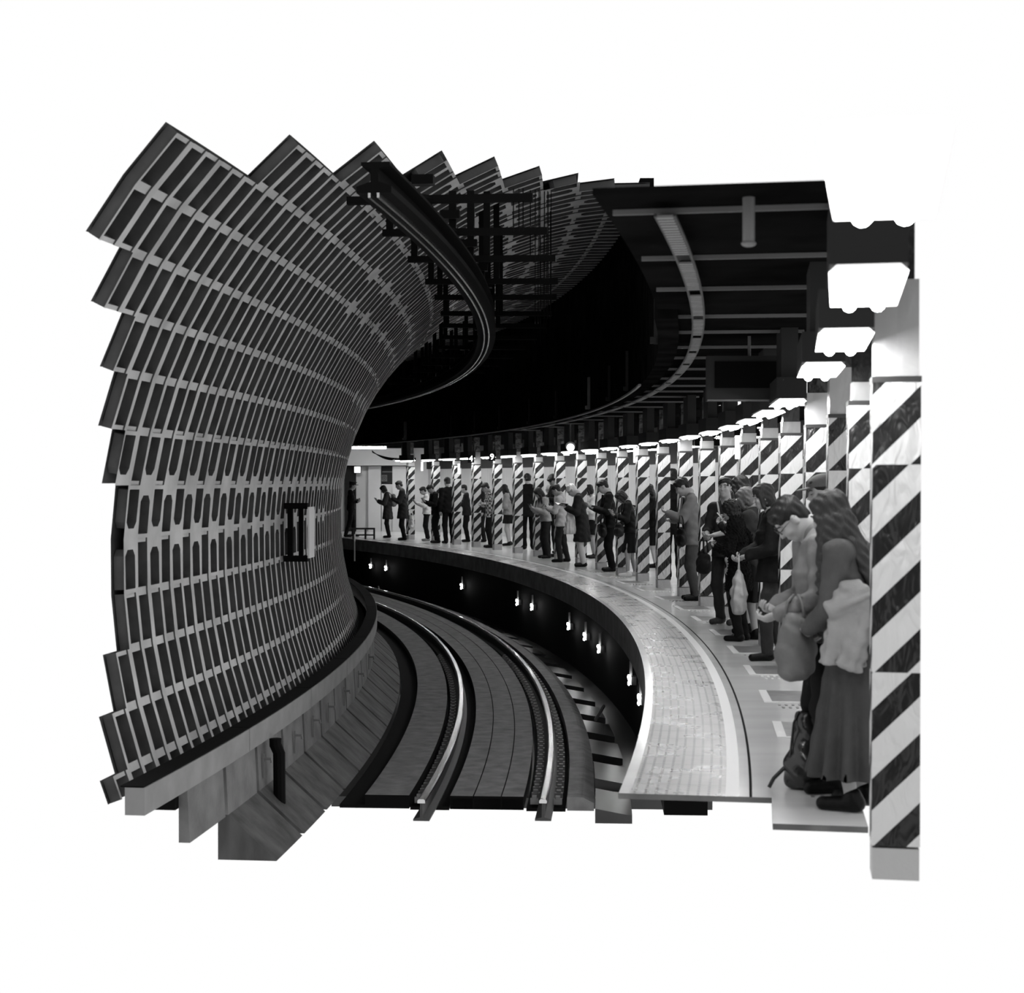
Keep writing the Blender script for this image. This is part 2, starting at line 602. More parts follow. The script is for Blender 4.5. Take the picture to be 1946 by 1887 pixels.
struct(mb.build('wall_platform', M_BLACK), 'black recess wall beneath the platform edge', 'wall')

# ---------------------------------------------------------------- ceiling over the platform, fascia, end and back walls
TC = th_at(66.2, 6.05)
mb = MB()
mb.arc([(65.82, 2.76), (65.82, 2.785), (66.98, 2.785), (66.98, 2.76)], TC, TC + radians(9), 30)
mb.arc([(65.82, 2.76), (65.82, 2.785), (67.6, 2.785), (67.6, 2.76)], TC + radians(9), TC + radians(18), 30)
mb.arc([(65.82, 2.76), (65.82, 2.95), (71.0, 2.95), (71.0, 2.76)], TC + radians(18), THE, 60)
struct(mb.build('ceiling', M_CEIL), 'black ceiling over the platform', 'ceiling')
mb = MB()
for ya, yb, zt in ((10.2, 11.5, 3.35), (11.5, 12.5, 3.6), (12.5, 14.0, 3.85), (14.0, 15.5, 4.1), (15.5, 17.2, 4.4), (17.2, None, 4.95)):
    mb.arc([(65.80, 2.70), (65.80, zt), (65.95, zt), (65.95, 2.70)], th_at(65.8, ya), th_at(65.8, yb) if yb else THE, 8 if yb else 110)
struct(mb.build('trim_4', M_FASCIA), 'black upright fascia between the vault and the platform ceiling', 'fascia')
mb = MB()
mb.arc([(65.77, 2.68), (65.77, 2.70), (65.80, 2.70), (65.80, 2.68)], th_at(65.8, 17.0), THE, 120)
struct(mb.build('trim_5', M_GREYSTEEL), 'thin grey edge strip along the foot of the black fascia', 'strip')

mb = MB()
TW = radians(6.2)
mb.arc([(70.5, 0), (70.5, 2.06), (70.6, 2.06), (70.6, 0)], TW, radians(29.2), 120)
struct(mb.build('wall_right', M_CURTAIN), 'white plastic sheeting hung behind the columns', 'wall')
mb = MB()
mb.arc([(70.45, 2.06), (70.45, 2.76), (70.6, 2.76), (70.6, 2.06)], TW, radians(29.2), 80)
struct(mb.build('trim_6', M_DARK), 'black band above the white sheeting', 'band')

# tunnel and platform behind the viewpoint: unseen dark shell added to cut world light
TR0, TR1 = th_at(66.0, -16.0), th_at(66.0, -0.9)
mb = MB()
mb.arc([(61.9, -1.4), (61.9, 3.2), (62.9, 4.4), (65.0, 5.0), (70.0, 5.0), (70.2, 5.2), (61.7, 5.2), (61.7, -1.4)], TR0, TR1, 24)
mb.arc([(70.0, -1.4), (70.0, 5.0), (70.2, 5.0), (70.2, -1.4)], TR0, TR1, 24)
mb.arc([(61.9, -1.5), (61.9, -1.3), (65.7, -1.3), (65.7, -1.5)], TR0, TR1, 24)
mb.arc([(65.7, -1.5), (65.7, 0.0), (70.0, 0.0), (70.0, -1.5)], TR0, TR1, 24)
mb.arc([(61.7, -1.5), (61.7, 5.2), (70.2, 5.2), (70.2, -1.5)], TR0 - 0.003, TR0, 1)
struct(mb.build('wall_rear', M_CONC_D), 'unseen dark tunnel shell added behind the viewer to block light', 'wall')


def rel0(m, b):
    m.v = [tuple(Vector(p) - b) for p in m.v]
    return m


ORD = ['first', 'second', 'third', 'fourth', 'fifth', 'sixth', 'seventh', 'eighth', 'ninth', 'tenth', 'eleventh', 'twelfth', 'thirteenth',
       'fourteenth', 'fifteenth', 'sixteenth', 'seventeenth', 'eighteenth', 'nineteenth', 'twentieth', 'twenty-first', 'twenty-second', 'twenty-third', 'twenty-fourth', 'twenty-fifth', 'twenty-sixth']

# ---------------------------------------------------------------- end wall of the station, far left
mb = MB()
YW = 52.3
mb.box((-4.6, YW + 0.2, 1.4), (4.4, 0.2, 2.9))
mb.box((-4.55, YW + 0.02, 1.08), (0.42, 0.16, 2.16))                        # flat pilasters
mb.box((-3.72, YW + 0.0, 1.08), (0.47, 0.2, 2.16))
mb.box((-4.12, YW + 0.06, 0.78), (0.40, 0.08, 1.56))                       # low panel in the recess
struct(mb.build('wall_far', M_WALLW), 'white panelled end wall of the platform, far left', 'wall')
mb = MB()
mb.box((-4.13, YW + 0.085, 1.86), (0.41, 0.03, 0.60), m=0)
mb.box((-4.345, YW + 0.06, 1.05), (0.03, 0.09, 2.1), m=0)
mb.box((-4.12, YW + 0.04, 1.97), (0.36, 0.03, 0.03), m=1)
struct(mb.build('trim_7', [M_DARK, M_GREYSTEEL]), 'dark recess in the white end wall', 'recess')
mb = MB()
mb.box((-4.5, YW - 0.25, 2.46), (2.1, 0.5, 0.56))
struct(mb.build('trim_8', M_WALLW), 'white bulkhead over the end wall', 'bulkhead')
mb = MB()
mb.arc([(62.0, -1.5), (62.0, 4.8), (70.5, 4.8), (70.5, -1.5)], THE, THE + 0.004, 1)  # unseen cap added to stop world light entering from the far end
struct(mb.build('wall_end_cap', M_BLACK), 'unseen black cap added beyond the bend to keep light out', 'wall')
mb = MB()
mb.box((-5.35, YW + 0.05, 1.1), (0.36, 0.2, 2.2))
struct(mb.build('trim_9', M_HOUSING), 'dark grey corner post of the end wall', 'post')

mb = MB()
mb.box((0, 0, 0), (1.15, 0.1, 0.07))
tag(mb.build('tube_light', mat('bright_tube_glow', 0.9, emit=40.0), loc=(-4.55, 49.9, 2.72)), 'bright strip light on the ceiling edge at the far left end', 'lamp')
r_ = tag(empty('lit_sign', (-5.1, 52.13, 2.04)), 'small glowing square sign above the uniformed person', 'sign')
mb = MB()
mb.box((0, 0.03, 0), (0.24, 0.1, 0.24))
mb.build('sign_case', M_DARK, r_)
mb = MB()
mb.box((0, -0.035, 0), (0.20, 0.03, 0.20))
mb.build('sign_face', M_SIGNLIT, r_)
r_ = tag(empty('round_gauge', (-4.23, YW - 0.02, 1.76)), 'pale square plate with a round dial in the dark recess', 'dial')
mb = MB()
mb.box((0, 0.0, 0), (0.19, 0.04, 0.22))
mb.build('plate', M_CONC, r_)
mb = MB()
for rr, m in ((0.075, 1), (0.055, 0), (0.025, 1)):
    pts = [(rr * cos(2 * pi * k / 20), -0.03 - (0.075 - rr) * 0.1, rr * sin(2 * pi * k / 20)) for k in range(20)]
    mb.poly(pts, m)
mb.build('dial', [M_CONC, M_DARK2], r_)
r_ = tag(empty('hanging_cables', (-3.75, 47.0, 2.35)), 'loose black cables drooping under the ceiling at the far left', 'cable')
for i in range(4):
    mb = MB()
    pts = []
    for q in range(13):
        a = q / 12
        pts.append((-0.42 + a * (0.62 + 0.04 * i), 0.05 * i, 0.22 - 0.12 * i * 0.3 - 0.28 * (1 - (1 - a) ** 2) * (1 - 0.12 * i) + 0.02 * i))
    mb.tube(pts, 0.012, 6)
    mb.build('cable', M_BLACK, r_)
r_ = tag(empty('platform_barrier', pol(65.95, radians(24.2), 0)), 'low dark metal barrier on the platform beside the ribbed wall', 'barrier')
mb = MB()
mb.box((-0.05, 0, 0.30), (0.75, 0.06, 0.05))
mb.build('top_rail', M_DARK, r_)
mb = MB()
mb.box((-0.05, 0, 0.12), (0.75, 0.05, 0.04))
mb.build('lower_rail', M_DARK, r_)
for dx in (-0.3, 0.05, 0.3):
    mb = MB()
    mb.box((dx, 0, 0.16), (0.05, 0.05, 0.32))
    mb.build('post', M_DARK, r_)
mb = MB()
mb.tube([(0, 0, 0.15), (0, 0, -0.62)], 0.022, 8)
tag(mb.build('guide_pole', M_WALLW, loc=pol(65.66, radians(24.15), 0)), 'thin white pole hanging over the platform edge at the far left', 'pole')

# ---------------------------------------------------------------- striped columns
COLUMNS = [-10.0, -8.3, -6.85, -5.25, -3.45, -2.02, -0.588, 0.846, 2.284, 3.8, 5.357, 6.803, 8.252, 9.739, 11.191, 12.72, 14.25, 15.742, 17.215, 18.725, 20.138, 21.646, 23.455]
WHITE_TOP = {2: 0.3, 3: 0.24, 0: 0.4, 9: 0.2, 17: 0.25, 19: 0.3, 22: 0.35}
M_TAPE = mat('black_tape', 0.015, rough=0.4)
M_SLEEVE = mat('pale_plastic_sleeve', 0.32, rough=0.3, bump=0.4, bscale=9)
M_SKIRT = mat('grey_base_skirt', 0.34, rough=0.45, bump=0.4, bscale=14)


def wrap(z0, z1, d, mats, name, parent, seed=0.0, puff=0.0):
    """a sheet wound round a square column, slightly slack between its folds; uv in metres round and up"""
    mb = MB()
    n, nz = 4, max(1, int((z1 - z0) / 0.12))
    h = d / 2
    per = []
    for (ax, ay), (bx, by) in (((-h, -h), (h, -h)), ((h, -h), (h, h)), ((h, h), (-h, h)), ((-h, h), (-h, -h))):
        for k in range(n):
            per.append((ax + (bx - ax) * k / n, ay + (by - ay) * k / n))
    N = len(per)
    rings = []
    rnd = random.Random(int(seed * 1000) + 3)
    for i in range(nz + 1):
        z = z0 + (z1 - z0) * i / nz
        ring = []
        for k, (x, y) in enumerate(per):
            f = 1.0 + (puff * (rnd.random() - 0.35) / h if k % n else 0.0)
            ring.append(mb.vert((x * f, y * f, z)))
        rings.append(ring)
    for i in range(nz):
        za, zb = z0 + (z1 - z0) * i / nz, z0 + (z1 - z0) * (i + 1) / nz
        for k in range(N):
            u0, u1 = k * d / n + seed * 4, (k + 1) * d / n + seed * 4
            mb.face((rings[i][k], rings[i][(k + 1) % N], rings[i + 1][(k + 1) % N], rings[i + 1][k]), 0,
                    ((u0, za), (u1, za), (u1, zb), (u0, zb)))
    mb.face(rings[-1])
    mb.face(rings[0][::-1])
    return mb.build(name, mats, parent)


WHERE = ['nearest and largest of all', 'behind the very long-haired woman in the pleated skirt', 'behind the bent head with glasses', 'behind the person in the flat cap',
         'just right of the woman holding the pale plastic bag', 'behind the woman with the plastic bag', 'behind the dark bobbed head', 'right of the man with closed eyes',
         'between the grey-suited man and the man with closed eyes', 'behind the grey-suited man', 'left of the man seen from behind in black', 'right of the woman in the dark skirt suit',
         'behind the woman in the dark skirt suit', 'behind the young man in the dark suit', 'behind the white-haired reader', 'behind the tall man looking down',
         'behind the long-haired woman in dark jeans', 'left of the broad back in a black suit', 'right of the plaid-shirted man', 'left of the plaid-shirted man',
         'right of the man with his back turned', 'behind the group with the white jacket', 'farthest left, beside the man in the dark coat']
for i, deg in enumerate(COLUMNS):
    th = radians(deg)
    r = 66.9 + 0.15 * (th + radians(12)) + 0.10
    p = pol(r, th + 0.1 / 66.9)
    root = tag(empty('striped_column', p, th), 'black and white diagonally striped column, %s from the right, %s' % (ORD[i], WHERE[i]), 'column', 'striped columns along the platform')
    wt = WHITE_TOP.get(i, 0.0)
    wrap(0.14, 2.06, 0.195, M_STRIPE, 'striped_wrap', root, seed=i * 0.019, puff=0.004)
    wrap(0.0, 0.13, 0.19, M_SKIRT, 'base_skirt', root, seed=i)
    wrap(2.06, 2.085, 0.2, M_TAPE, 'tape', root)
    z = 2.085
    if wt:
        wrap(z, z + wt, 0.18, M_SLEEVE, 'sleeve', root, seed=i, puff=0.004)
        z += wt
    else:
        wrap(z, z + 0.10, 0.16, M_GREYPLASTIC, 'sleeve', root, seed=i, puff=0.004)
        z += 0.10
    wrap(z, 2.76, 0.145, M_BLKPLASTIC, 'upper_wrap', root, seed=i, puff=0.003)

# ---------------------------------------------------------------- fluorescent lamps, one to a bay
LAMPS = [-13.1, -11.6, -10.05, -8.55, -5.6, -4.05, -2.55, -1.1, 0.45, 2.0, 3.55, 5.1, 6.6, 8.05, 9.5, 11.0, 12.5, 14.0, 15.5, 17.0, 18.5, 19.9, 21.4, 23.0]
def lamp_tray(root=None):
    if root is None:
        root = empty('ceiling_lamp')
    mb = MB()                                            # white trough round the tubes
    for sx in (-1, 1):
        mb.poly([(sx * 0.105, -0.44, 0.0), (sx * 0.105, 0.44, 0.0), (sx * 0.085, 0.43, 0.02), (sx * 0.085, -0.43, 0.02)][::sx])
    for sy in (-1, 1):
        mb.poly([(-0.105, sy * 0.44, 0.0), (0.105, sy * 0.44, 0.0), (0.085, sy * 0.43, 0.02), (-0.085, sy * 0.43, 0.02)][::-sy])
    mb.poly([(-0.085, -0.43, 0.02), (-0.085, 0.43, 0.02), (0.085, 0.43, 0.02), (0.085, -0.43, 0.02)])
    mb.build('reflector', M_SIGNLIT, root)
    for sx in (-1, 1):
        mb = MB()
        mb.tube([(sx * 0.045, -0.40, 0.0), (sx * 0.045, 0.40, 0.0)], 0.022, 10)
        mb.build('tube', M_GLOW, root)
    return root


proto = None
for i, deg in enumerate(LAMPS):
    th = radians(deg)
    if i == 0:                    # only its bright underside is in the picture
        root = lamp_tray()
    elif i == 1:
        root = lamp_tray()
        mb = MB()
        mb.box((0, 0, 0.095), (0.21, 0.88, 0.15))
        mb.build('housing', M_HOUSING, root)
    elif proto is None:
        root = empty('ceiling_lamp')
        mb = MB()
        mb.box((0, 0, 0.095), (0.21, 0.88, 0.15))
        mb.build('housing', M_HOUSING, root)
        mb = MB()
        mb.box((0, 0, 0.355), (0.12, 0.5, 0.37))
        mb.build('hanger', M_DARK, root)
        lamp_tray(root)
        proto = root
    else:
        root = proto.copy()
        COL.objects.link(root)
        for ch in proto.children:
            if i == 2 and 'hanger' in ch.name:
                continue
            c = ch.copy()
            COL.objects.link(c)
            c.parent = root
    if i > 5:
        root.scale = (0.9, 0.8, 1)
    root.location = pol(66.745 + (0.10, 0.075, 0.04)[i] if i < 3 else 66.745, th, 2.22)
    root.rotation_euler = (0, 0, th)
    tag(root, 'twin-tube fluorescent ceiling lamp over the platform, %s lamp from the right' % ORD[i], 'lamp', 'ceiling lamps above the columns')

proto = None
for i in range(11):  # hidden strips added to brighten the sheeting behind the columns
    th = radians(8.2 + i * 1.95)
    if proto is None:
        root = empty('concourse_fill')
        mb = MB()
        mb.box((0, 0, 0.05), (0.16, 1.3, 0.08))
        mb.build('housing', M_HOUSING, root)
        mb = MB()
        mb.box((0, 0, 0.27), (0.05, 0.5, 0.37))
        mb.build('hanger', M_DARK, root)
        mb = MB()
        mb.box((0, 0, 0.0), (0.13, 1.25, 0.02))
        mb.build('diffuser', M_GLOW, root)
        proto = root
    else:
        root = proto.copy()
        COL.objects.link(root)
        for ch in proto.children:
            c = ch.copy()
            COL.objects.link(c)
            c.parent = root
    root.location = pol(68.9, th, 2.31)
    root.rotation_euler = (0, 0, th)
    tag(root, 'added fill light strip behind the columns over the inner concourse, %s from the near end' % ORD[i], 'lamp', 'added fill lights behind the columns')

# ---------------------------------------------------------------- fittings on the platform ceiling
ys = [6.42, 7.75, 9.0, 10.5, 11.6, 12.9, 14.0, 15.4, 16.8, 18.1, 19.2, 20.4, 21.7, 23.2, 24.8, 26.4, 28.0, 29.8, 31.6, 33.6]
bar = None
for i, y in enumerate(ys):
    th = th_at(66.0, y)
    if bar is None:
        mb = MB()
        mb.box((0.5, 0, 0.01), (1.0, 0.014, 0.022))
        bar = mb.build('ceiling_batten', M_GREYSTEEL)
        o = bar
    else:
        o = bar.copy()
        COL.objects.link(o)
    o.location = pol(65.86, th, 2.735)
    o.rotation_euler = (0, 0, th)
    tag(o, 'thin grey batten across the black ceiling, %s from the near end' % ORD[i], 'batten', 'battens across the platform ceiling')
M_LADDER = mat('pale_galvanised_steel', 0.2, rough=0.5)
root = tag(empty('cable_ladder', pol(66.08, TC, 2.70)), 'pale slatted cable ladder curving along the black ceiling', 'cable ladder')
base = Vector(root.location)
t = TC + 0.003
k = 0
while t < radians(12):
    if k % 5 != 4:
        mb = MB()
        mb.arc([(66.05, 2.695), (66.05, 2.706), (66.115, 2.706), (66.115, 2.695)], t, t + 0.235 / 66, 11)
        mb.m = [1 if q // 4 in (2, 5, 8) else 0 for q in range(44)] + [0, 0]
        rel0(mb, base).build('slat_panel', [M_LADDER, M_BLACK], root)
    t += 0.27 / 66
    k += 1
mb = MB()
for r in (66.046, 66.119):
    mb.arc([(r - 0.006, 2.70), (r - 0.006, 2.712), (r + 0.006, 2.712), (r + 0.006, 2.70)], TC + 0.003, radians(12), 60)
mb.v = [tuple(Vector(p) - base) for p in mb.v]
mb.build('side_rails', M_DARK2, root)

for i, (deg, wd) in enumerate(((-5.0, .03), (0.65, .03), (2.7, .025), (4.8, .11), (7.874, .03), (10.257, .05), (12.824, .03), (14.885, .03), (16.823, .03), (20.5, .16))):
    th = radians(deg)
    mb = MB()
    mb.box((0, 0, 0.24), (0.03, wd, 0.48))
    mb.box((-0.02, 0, 0.03), (0.05, wd * 1.6, 0.05))
    o = mb.build('fascia_bracket', M_GREYSTEEL if wd > .1 else M_HOUSING, loc=pol(65.78, th, 2.73))
    o.rotation_euler = (0, 0, th)
    tag(o, 'grey upright bracket on the black fascia, %s from the near end' % ORD[i], 'bracket', 'brackets on the fascia')

root = tag(empty('hanging_pipe', (1.18, 7.93, 2.60)), 'short grey pipe hanging from the black ceiling near the top edge', 'pipe')
mb = MB()
mb.tube([(-0.255, -1.75, -0.02), (-0.255, -1.75, 0.17)], 0.024, 12)
mb.build('stem', M_GREYSTEEL, root)
mb = MB()
mb.ell((-0.255, -1.75, -0.02), (0.03, 0.03, 0.014))
mb.build('end_cap', M_GREYSTEEL, root)

root = tag(empty('information_display', (1.85, 12.0, 2.265)), 'dark unlit information display hanging from the ceiling', 'display')
root.rotation_euler = (0, 0, radians(-2))
mb = MB()
mb.box((0, 0.07, 0.17), (0.73, 0.14, 0.34))
mb.build('casing', M_DARK, root)
mb = MB()
mb.box((0, -0.004, 0.195), (0.62, 0.012, 0.20))
mb.build('screen', M_BLACK, root)
mb = MB()
mb.box((0, -0.002, 0.003), (0.73, 0.012, 0.010))
mb.build('lower_edge', M_GREYSTEEL, root)
for dx in (-0.04,):
    mb = MB()
    mb.tube([(dx, 0.07, 0.34), (dx, 0.07, 0.50)], 0.012, 8)
    mb.build('hanger', M_GREYSTEEL, root)

root = tag(empty('platform_sign', (3.0, 21.6, 2.15)), 'black overhead sign with white letters partly hidden behind the column tops', 'sign')
mb = MB()
mb.box((0, 0.06, 0.14), (1.0, 0.1, 0.30))
mb.build('board', M_BLACK, root)
mb = MB()
mb.box((0, 0.0, -0.015), (1.0, 0.02, 0.008))
mb.build('edge_strip', M_GREYSTEEL, root)
for dx in (-0.3, 0.25):
    mb = MB()
    mb.box((dx, 0.06, 0.45), (0.02, 0.02, 0.32))
    mb.build('hanger', M_DARK, root)


def text(body, size, loc, parent, name, m, rot=(pi / 2, 0, 0)):
    cu = bpy.data.curves.new(name, 'FONT')
    cu.body = body
    cu.size = size
    cu.align_x = 'CENTER'
    cu.align_y = 'CENTER'
    cu.extrude = 0.002
    cu.offset = size * 0.02
    t_ = bpy.data.objects.new(name, cu)
    me = bpy.data.meshes.new_from_object(t_)
    bpy.data.objects.remove(t_)
    me.materials.clear()
    me.materials.append(m)
    o = bpy.data.objects.new(name, me)
    COL.objects.link(o)
    o.parent = parent
    o.location = loc
    o.rotation_euler = rot
    return o


text('-08-', 0.062, (-0.185, 0.004, 0.10), root, 'lettering', M_SIGNLIT)
text('u, A', 0.058, (0.085, 0.004, 0.10), root, 'lettering', M_SIGNLIT)
text('on', 0.062, (0.37, 0.004, 0.11), root, 'lettering', M_SIGNLIT)
mb = MB()
mb.bar((0.385, 0.005, 0.21), (0.425, 0.005, 0.14), 0.014, 0.02, up=(0, 1, 0))
mb.box((0.40, 0.005, 0.235), (0.09, 0.01, 0.02))
mb.build('arrow_mark', M_SIGNLIT, root)

for i, (s, x, y, z) in enumerate((('4', 895, 38.0, 872), ('9', 935, 36.5, 868.5))):
    X, Z = (x - 973) * y / 3000, CAM_H + (915 - z) * y / 3000
    root = tag(empty('number_sign', (X, y, Z)), 'small hanging sign with the white figure %s between the far lamps' % s, 'sign', 'hanging number signs')
    mb = MB()
    mb.box((0, 0.03, 0.0), (0.15, 0.04, 0.18))
    mb.build('sign_plate', M_BLACK, root)
    text(s, 0.19, (0, 0.004, 0), root, 'figure', M_SIGNLIT)
    mb = MB()
    mb.box((0, 0.03, (2.76 - Z + 0.09) / 2), (0.012, 0.012, 2.76 - Z - 0.09))
    mb.build('hanger', M_DARK, root)

root = tag(empty('globe_lamp', (1.10, 29.7, 2.29)), 'single round glowing lamp hanging above the line of columns', 'lamp')
mb = MB()
mb.ell((0, 0, 0), (0.075, 0.075, 0.075), n=16)
mb.build('globe', M_SIGNLIT, root, smooth=True)
mb = MB()
mb.tube([(0, 0.03, 0.02), (0, 0.12, 0.05)], [0.095, 0.07], 16)
mb.tube([(0, 0.08, 0.05), (0, 0.08, 0.46)], 0.012, 6)
mb.build('fitting', M_GREYSTEEL, root)
for i, (x, y, t) in enumerate(((872, 893, 40.5), (1207, 868, 27.0), (1402, 855, 17.6), (802, 888, 44.5))):
    mb = MB()
    Z0 = CAM_H + (915 - y) * t / 3000
    mb.box((0, 0, 0), (0.055, 0.06, 0.26))
    tag(mb.build('light_box', M_SIGNLIT, loc=((x - 973) * t / 3000, t, Z0 + 0.03)), 'narrow upright glowing light box among the column tops, %s from the left' % ORD[(1, 2, 3, 0)[i]], 'lamp', 'upright light boxes')

# ---------------------------------------------------------------- boarding marks on the platform floor
M_MAT = mat('grey_floor_sticker', 0.15, rough=0.35, var=0.3, scale=8)
for i in range(13):
    deg = (-8.0, -6.6, -5.2, -3.75, -2.3, -0.8, 0.7, 2.1, 3.6, 5.1, 6.6, 8.1, 9.6)[i]
    th = radians(deg)
    root = tag(empty('floor_marking', pol(66.62, th, 0.0), th), 'white bordered grey waiting mark on the platform floor, %s from the near end' % ORD[i], 'floor marking', 'waiting marks along the platform')
    mb = MB()
    mb.box((0.20, 0, 0.002), (0.34, 0.62, 0.004))
    mb.build('field', M_MAT, root)
    mb = MB()
    mb.box((0.0, 0, 0.0025), (0.06, 0.68, 0.005))
    mb.box((0.2, -0.33, 0.0025), (0.34, 0.035, 0.005))
    mb.build('border', M_WHITE, root)
    mb = MB()
    for k in range(7):
        mb.box((0.07 + k * 0.05, -0.46, 0.002), (0.018, 0.07, 0.004))
        mb.box((0.09 + k * 0.05, -0.60, 0.002), (0.018, 0.07, 0.004))
    mb.build('tick_marks', M_WHITE if i % 2 else M_MAT, root)

# ---------------------------------------------------------------- lamps under the platform edge
proto = None
for i, (deg, z) in enumerate(((-0.72, -.75), (0.571, -.72), (3.956, -.76), (5.349, -.74), (6.881, -.74), (10.164, -.72), (11.431, -.74), (16.069, -.77), (22.108, -.71), (23.298, -.72))):
    if proto is None:
        root = empty('underplatform_lamp')
        mb = MB()
        mb.box((0.02, 0, 0.12), (0.03, 0.03, 0.22))
        mb.box((0.05, 0, 0.0), (0.06, 0.14, 0.10))
        mb.build('bracket', M_GREYSTEEL, root)
        for dy, dz, rr in ((-0.05, 0.025, 0.032), (0.045, 0.035, 0.028), (0.03, -0.04, 0.026)):
            mb = MB()
            mb.ell((0.0, dy, dz), (rr * 0.6, rr, rr), n=8)
            mb.build('bulb', M_GLOW2, root, smooth=True)
        proto = root
    else:
        root = proto.copy()
        COL.objects.link(root)
        for ch in proto.children:
            c = ch.copy()
            COL.objects.link(c)
            c.parent = root
    root.location = pol(65.80, radians(deg), z)
    root.rotation_euler = (0, 0, radians(deg))
    tag(root, 'cluster of three small bright bulbs under the platform edge, %s from the near end' % ORD[i], 'lamp', 'lamps under the platform edge')
for i, (deg, L) in enumerate(((1.2, 0.5), (21.6, 0.55))):
    mb = MB()
    mb.tube([(0, 0, 0), (0.14, L, 0.10)], 0.022, 6)
    o = mb.build('loose_rod', M_GREYSTEEL, loc=pol(65.45, radians(deg), -1.30))
    o.rotation_euler = (0, 0, radians(deg))
    tag(o, ('pale rod lying on the dark track floor below the platform', 'pale rod at the far bend near the platform foot')[i], 'rod')

M_VAULT_FILL = mat('vault_fill_glow', 0.9, emit=9.0)  # glow for unseen strips added to brighten the vault
# ---------------------------------------------------------------- overhead contact beam and its cross arms
root = tag(empty('overhead_contact_beam', pol(64.1, th_at(64.1, 9.8), 3.4)), 'long black overhead contact beam with a shining underside, curving above the track', 'contact beam')
base = Vector(root.location)
tA = th_at(64.1, 9.75)


mb = MB()
mb.arc([(63.99, 3.43), (63.99, 3.47), (64.08, 3.50), (64.08, 3.58), (64.02, 3.60), (64.02, 3.62), (64.20, 3.62), (64.20, 3.60), (64.13, 3.58), (64.13, 3.50), (64.21, 3.47), (64.21, 3.43)], tA, THE, 150)
rel0(mb, base).build('beam', M_BLACK, root)
for dr in (-0.028, 0.028):
    mb = MB()
    mb.arc([(64.1 + dr - 0.008, 3.40), (64.1 + dr - 0.008, 3.43), (64.1 + dr + 0.008, 3.43), (64.1 + dr + 0.008, 3.40)], tA, THE, 150)
    rel0(mb, base).build('contact_strip', M_SHINY, root)
proto = None
ys = [11.5, 13.0, 14.56, 16.2, 17.6, 19.3, 20.8, 22.5, 24.2, 25.9, 27.6, 29.4, 31.2, 33.0]
for i, y in enumerate(ys):
    th = th_at(64.1, y)
    if proto is None:
        root = empty('support_arm')
        mb = MB()
        mb.box((0.12, 0, 0), (1.36, 0.065, 0.055))
        mb.build('crossbar', M_BLACK, root)
        mb = MB()
        mb.tube([(0, 0, -0.06), (0, 0, 0.0), (0, 0, 0.03)], [0.06, 0.075, 0.05], 10)
        mb.box((0, 0, 0.14), (0.16, 0.10, 0.07))
        mb.build('insulator', M_BLACK, root)
        mb = MB()
        mb.poly([(-0.5, -0.022, 0.0277), (0.72, -0.022, 0.0277), (0.72, 0.030, 0.0277), (-0.5, 0.030, 0.0277)])
        mb.build('vault_fill', M_VAULT_FILL, root)  # hidden glowing strip on the crossbar top, added to light the vault
        proto = root
    else:
        root = proto.copy()
        COL.objects.link(root)
        for ch in [q for q in proto.children if q.name.split('.')[0] in ('crossbar', 'insulator', 'vault_fill')]:
            c = ch.copy()
            COL.objects.link(c)
            c.parent = root
    lim = min(1.2, CAM_H + 539 * y / 3000 + 0.05 - 3.70)   # the nearest arms reach out of the picture
    for dr, ztop in ((-0.5, 0.76), (0.02, 0.95), (0.17, 0.99)):
        zt = min(ztop, lim)
        if zt > 0.1:
            mb = MB()
            mb.box((dr, 0, zt / 2), (0.06, 0.045, zt))
            mb.build('hanger', M_BLACK, root)
    if i < 7:
        for dr in (0.66, 0.70, 0.73):
            zt = min(1.05, lim)
            mb = MB()
            mb.box((dr, 0.0, zt / 2 - 0.12), (0.008, 0.008, zt + 0.24))
            mb.build('tie_rod', M_BLACK, root)
    root.location = pol(64.1, th, 3.70)
    root.rotation_euler = (0, 0, th)
    tag(root, 'black cross arm holding the overhead beam under the vault, %s from the near end' % ORD[i], 'support arm', 'cross arms under the vault')

# ---------------------------------------------------------------- framed board and small fittings on the ribbed wall
thb = th_at(62.1, 16.2)
root = tag(empty('wall_board', pol(62.10, thb, 1.13), thb), 'black frame holding a pale upright board on the ribbed wall', 'board')
for dx, dz, sx, sz in ((0.06, 0, 0.05, 0.56), (0.17, 0, 0.04, 0.5)):
    mb = MB()
    mb.box((dx, -0.02, dz), (sx, 0.07, sz))
    mb.build('frame_post', M_BLACK, root)
for dz in (-0.27, 0.27):
    mb = MB()
    mb.box((0.12, -0.02, dz), (0.24, 0.10, 0.06))
    mb.build('frame_rail', M_BLACK, root)
mb = MB()
mb.box((0.27, 0.0, 0.0), (0.018, 0.34, 0.52))
mb.build('board', M_WALLW, root)

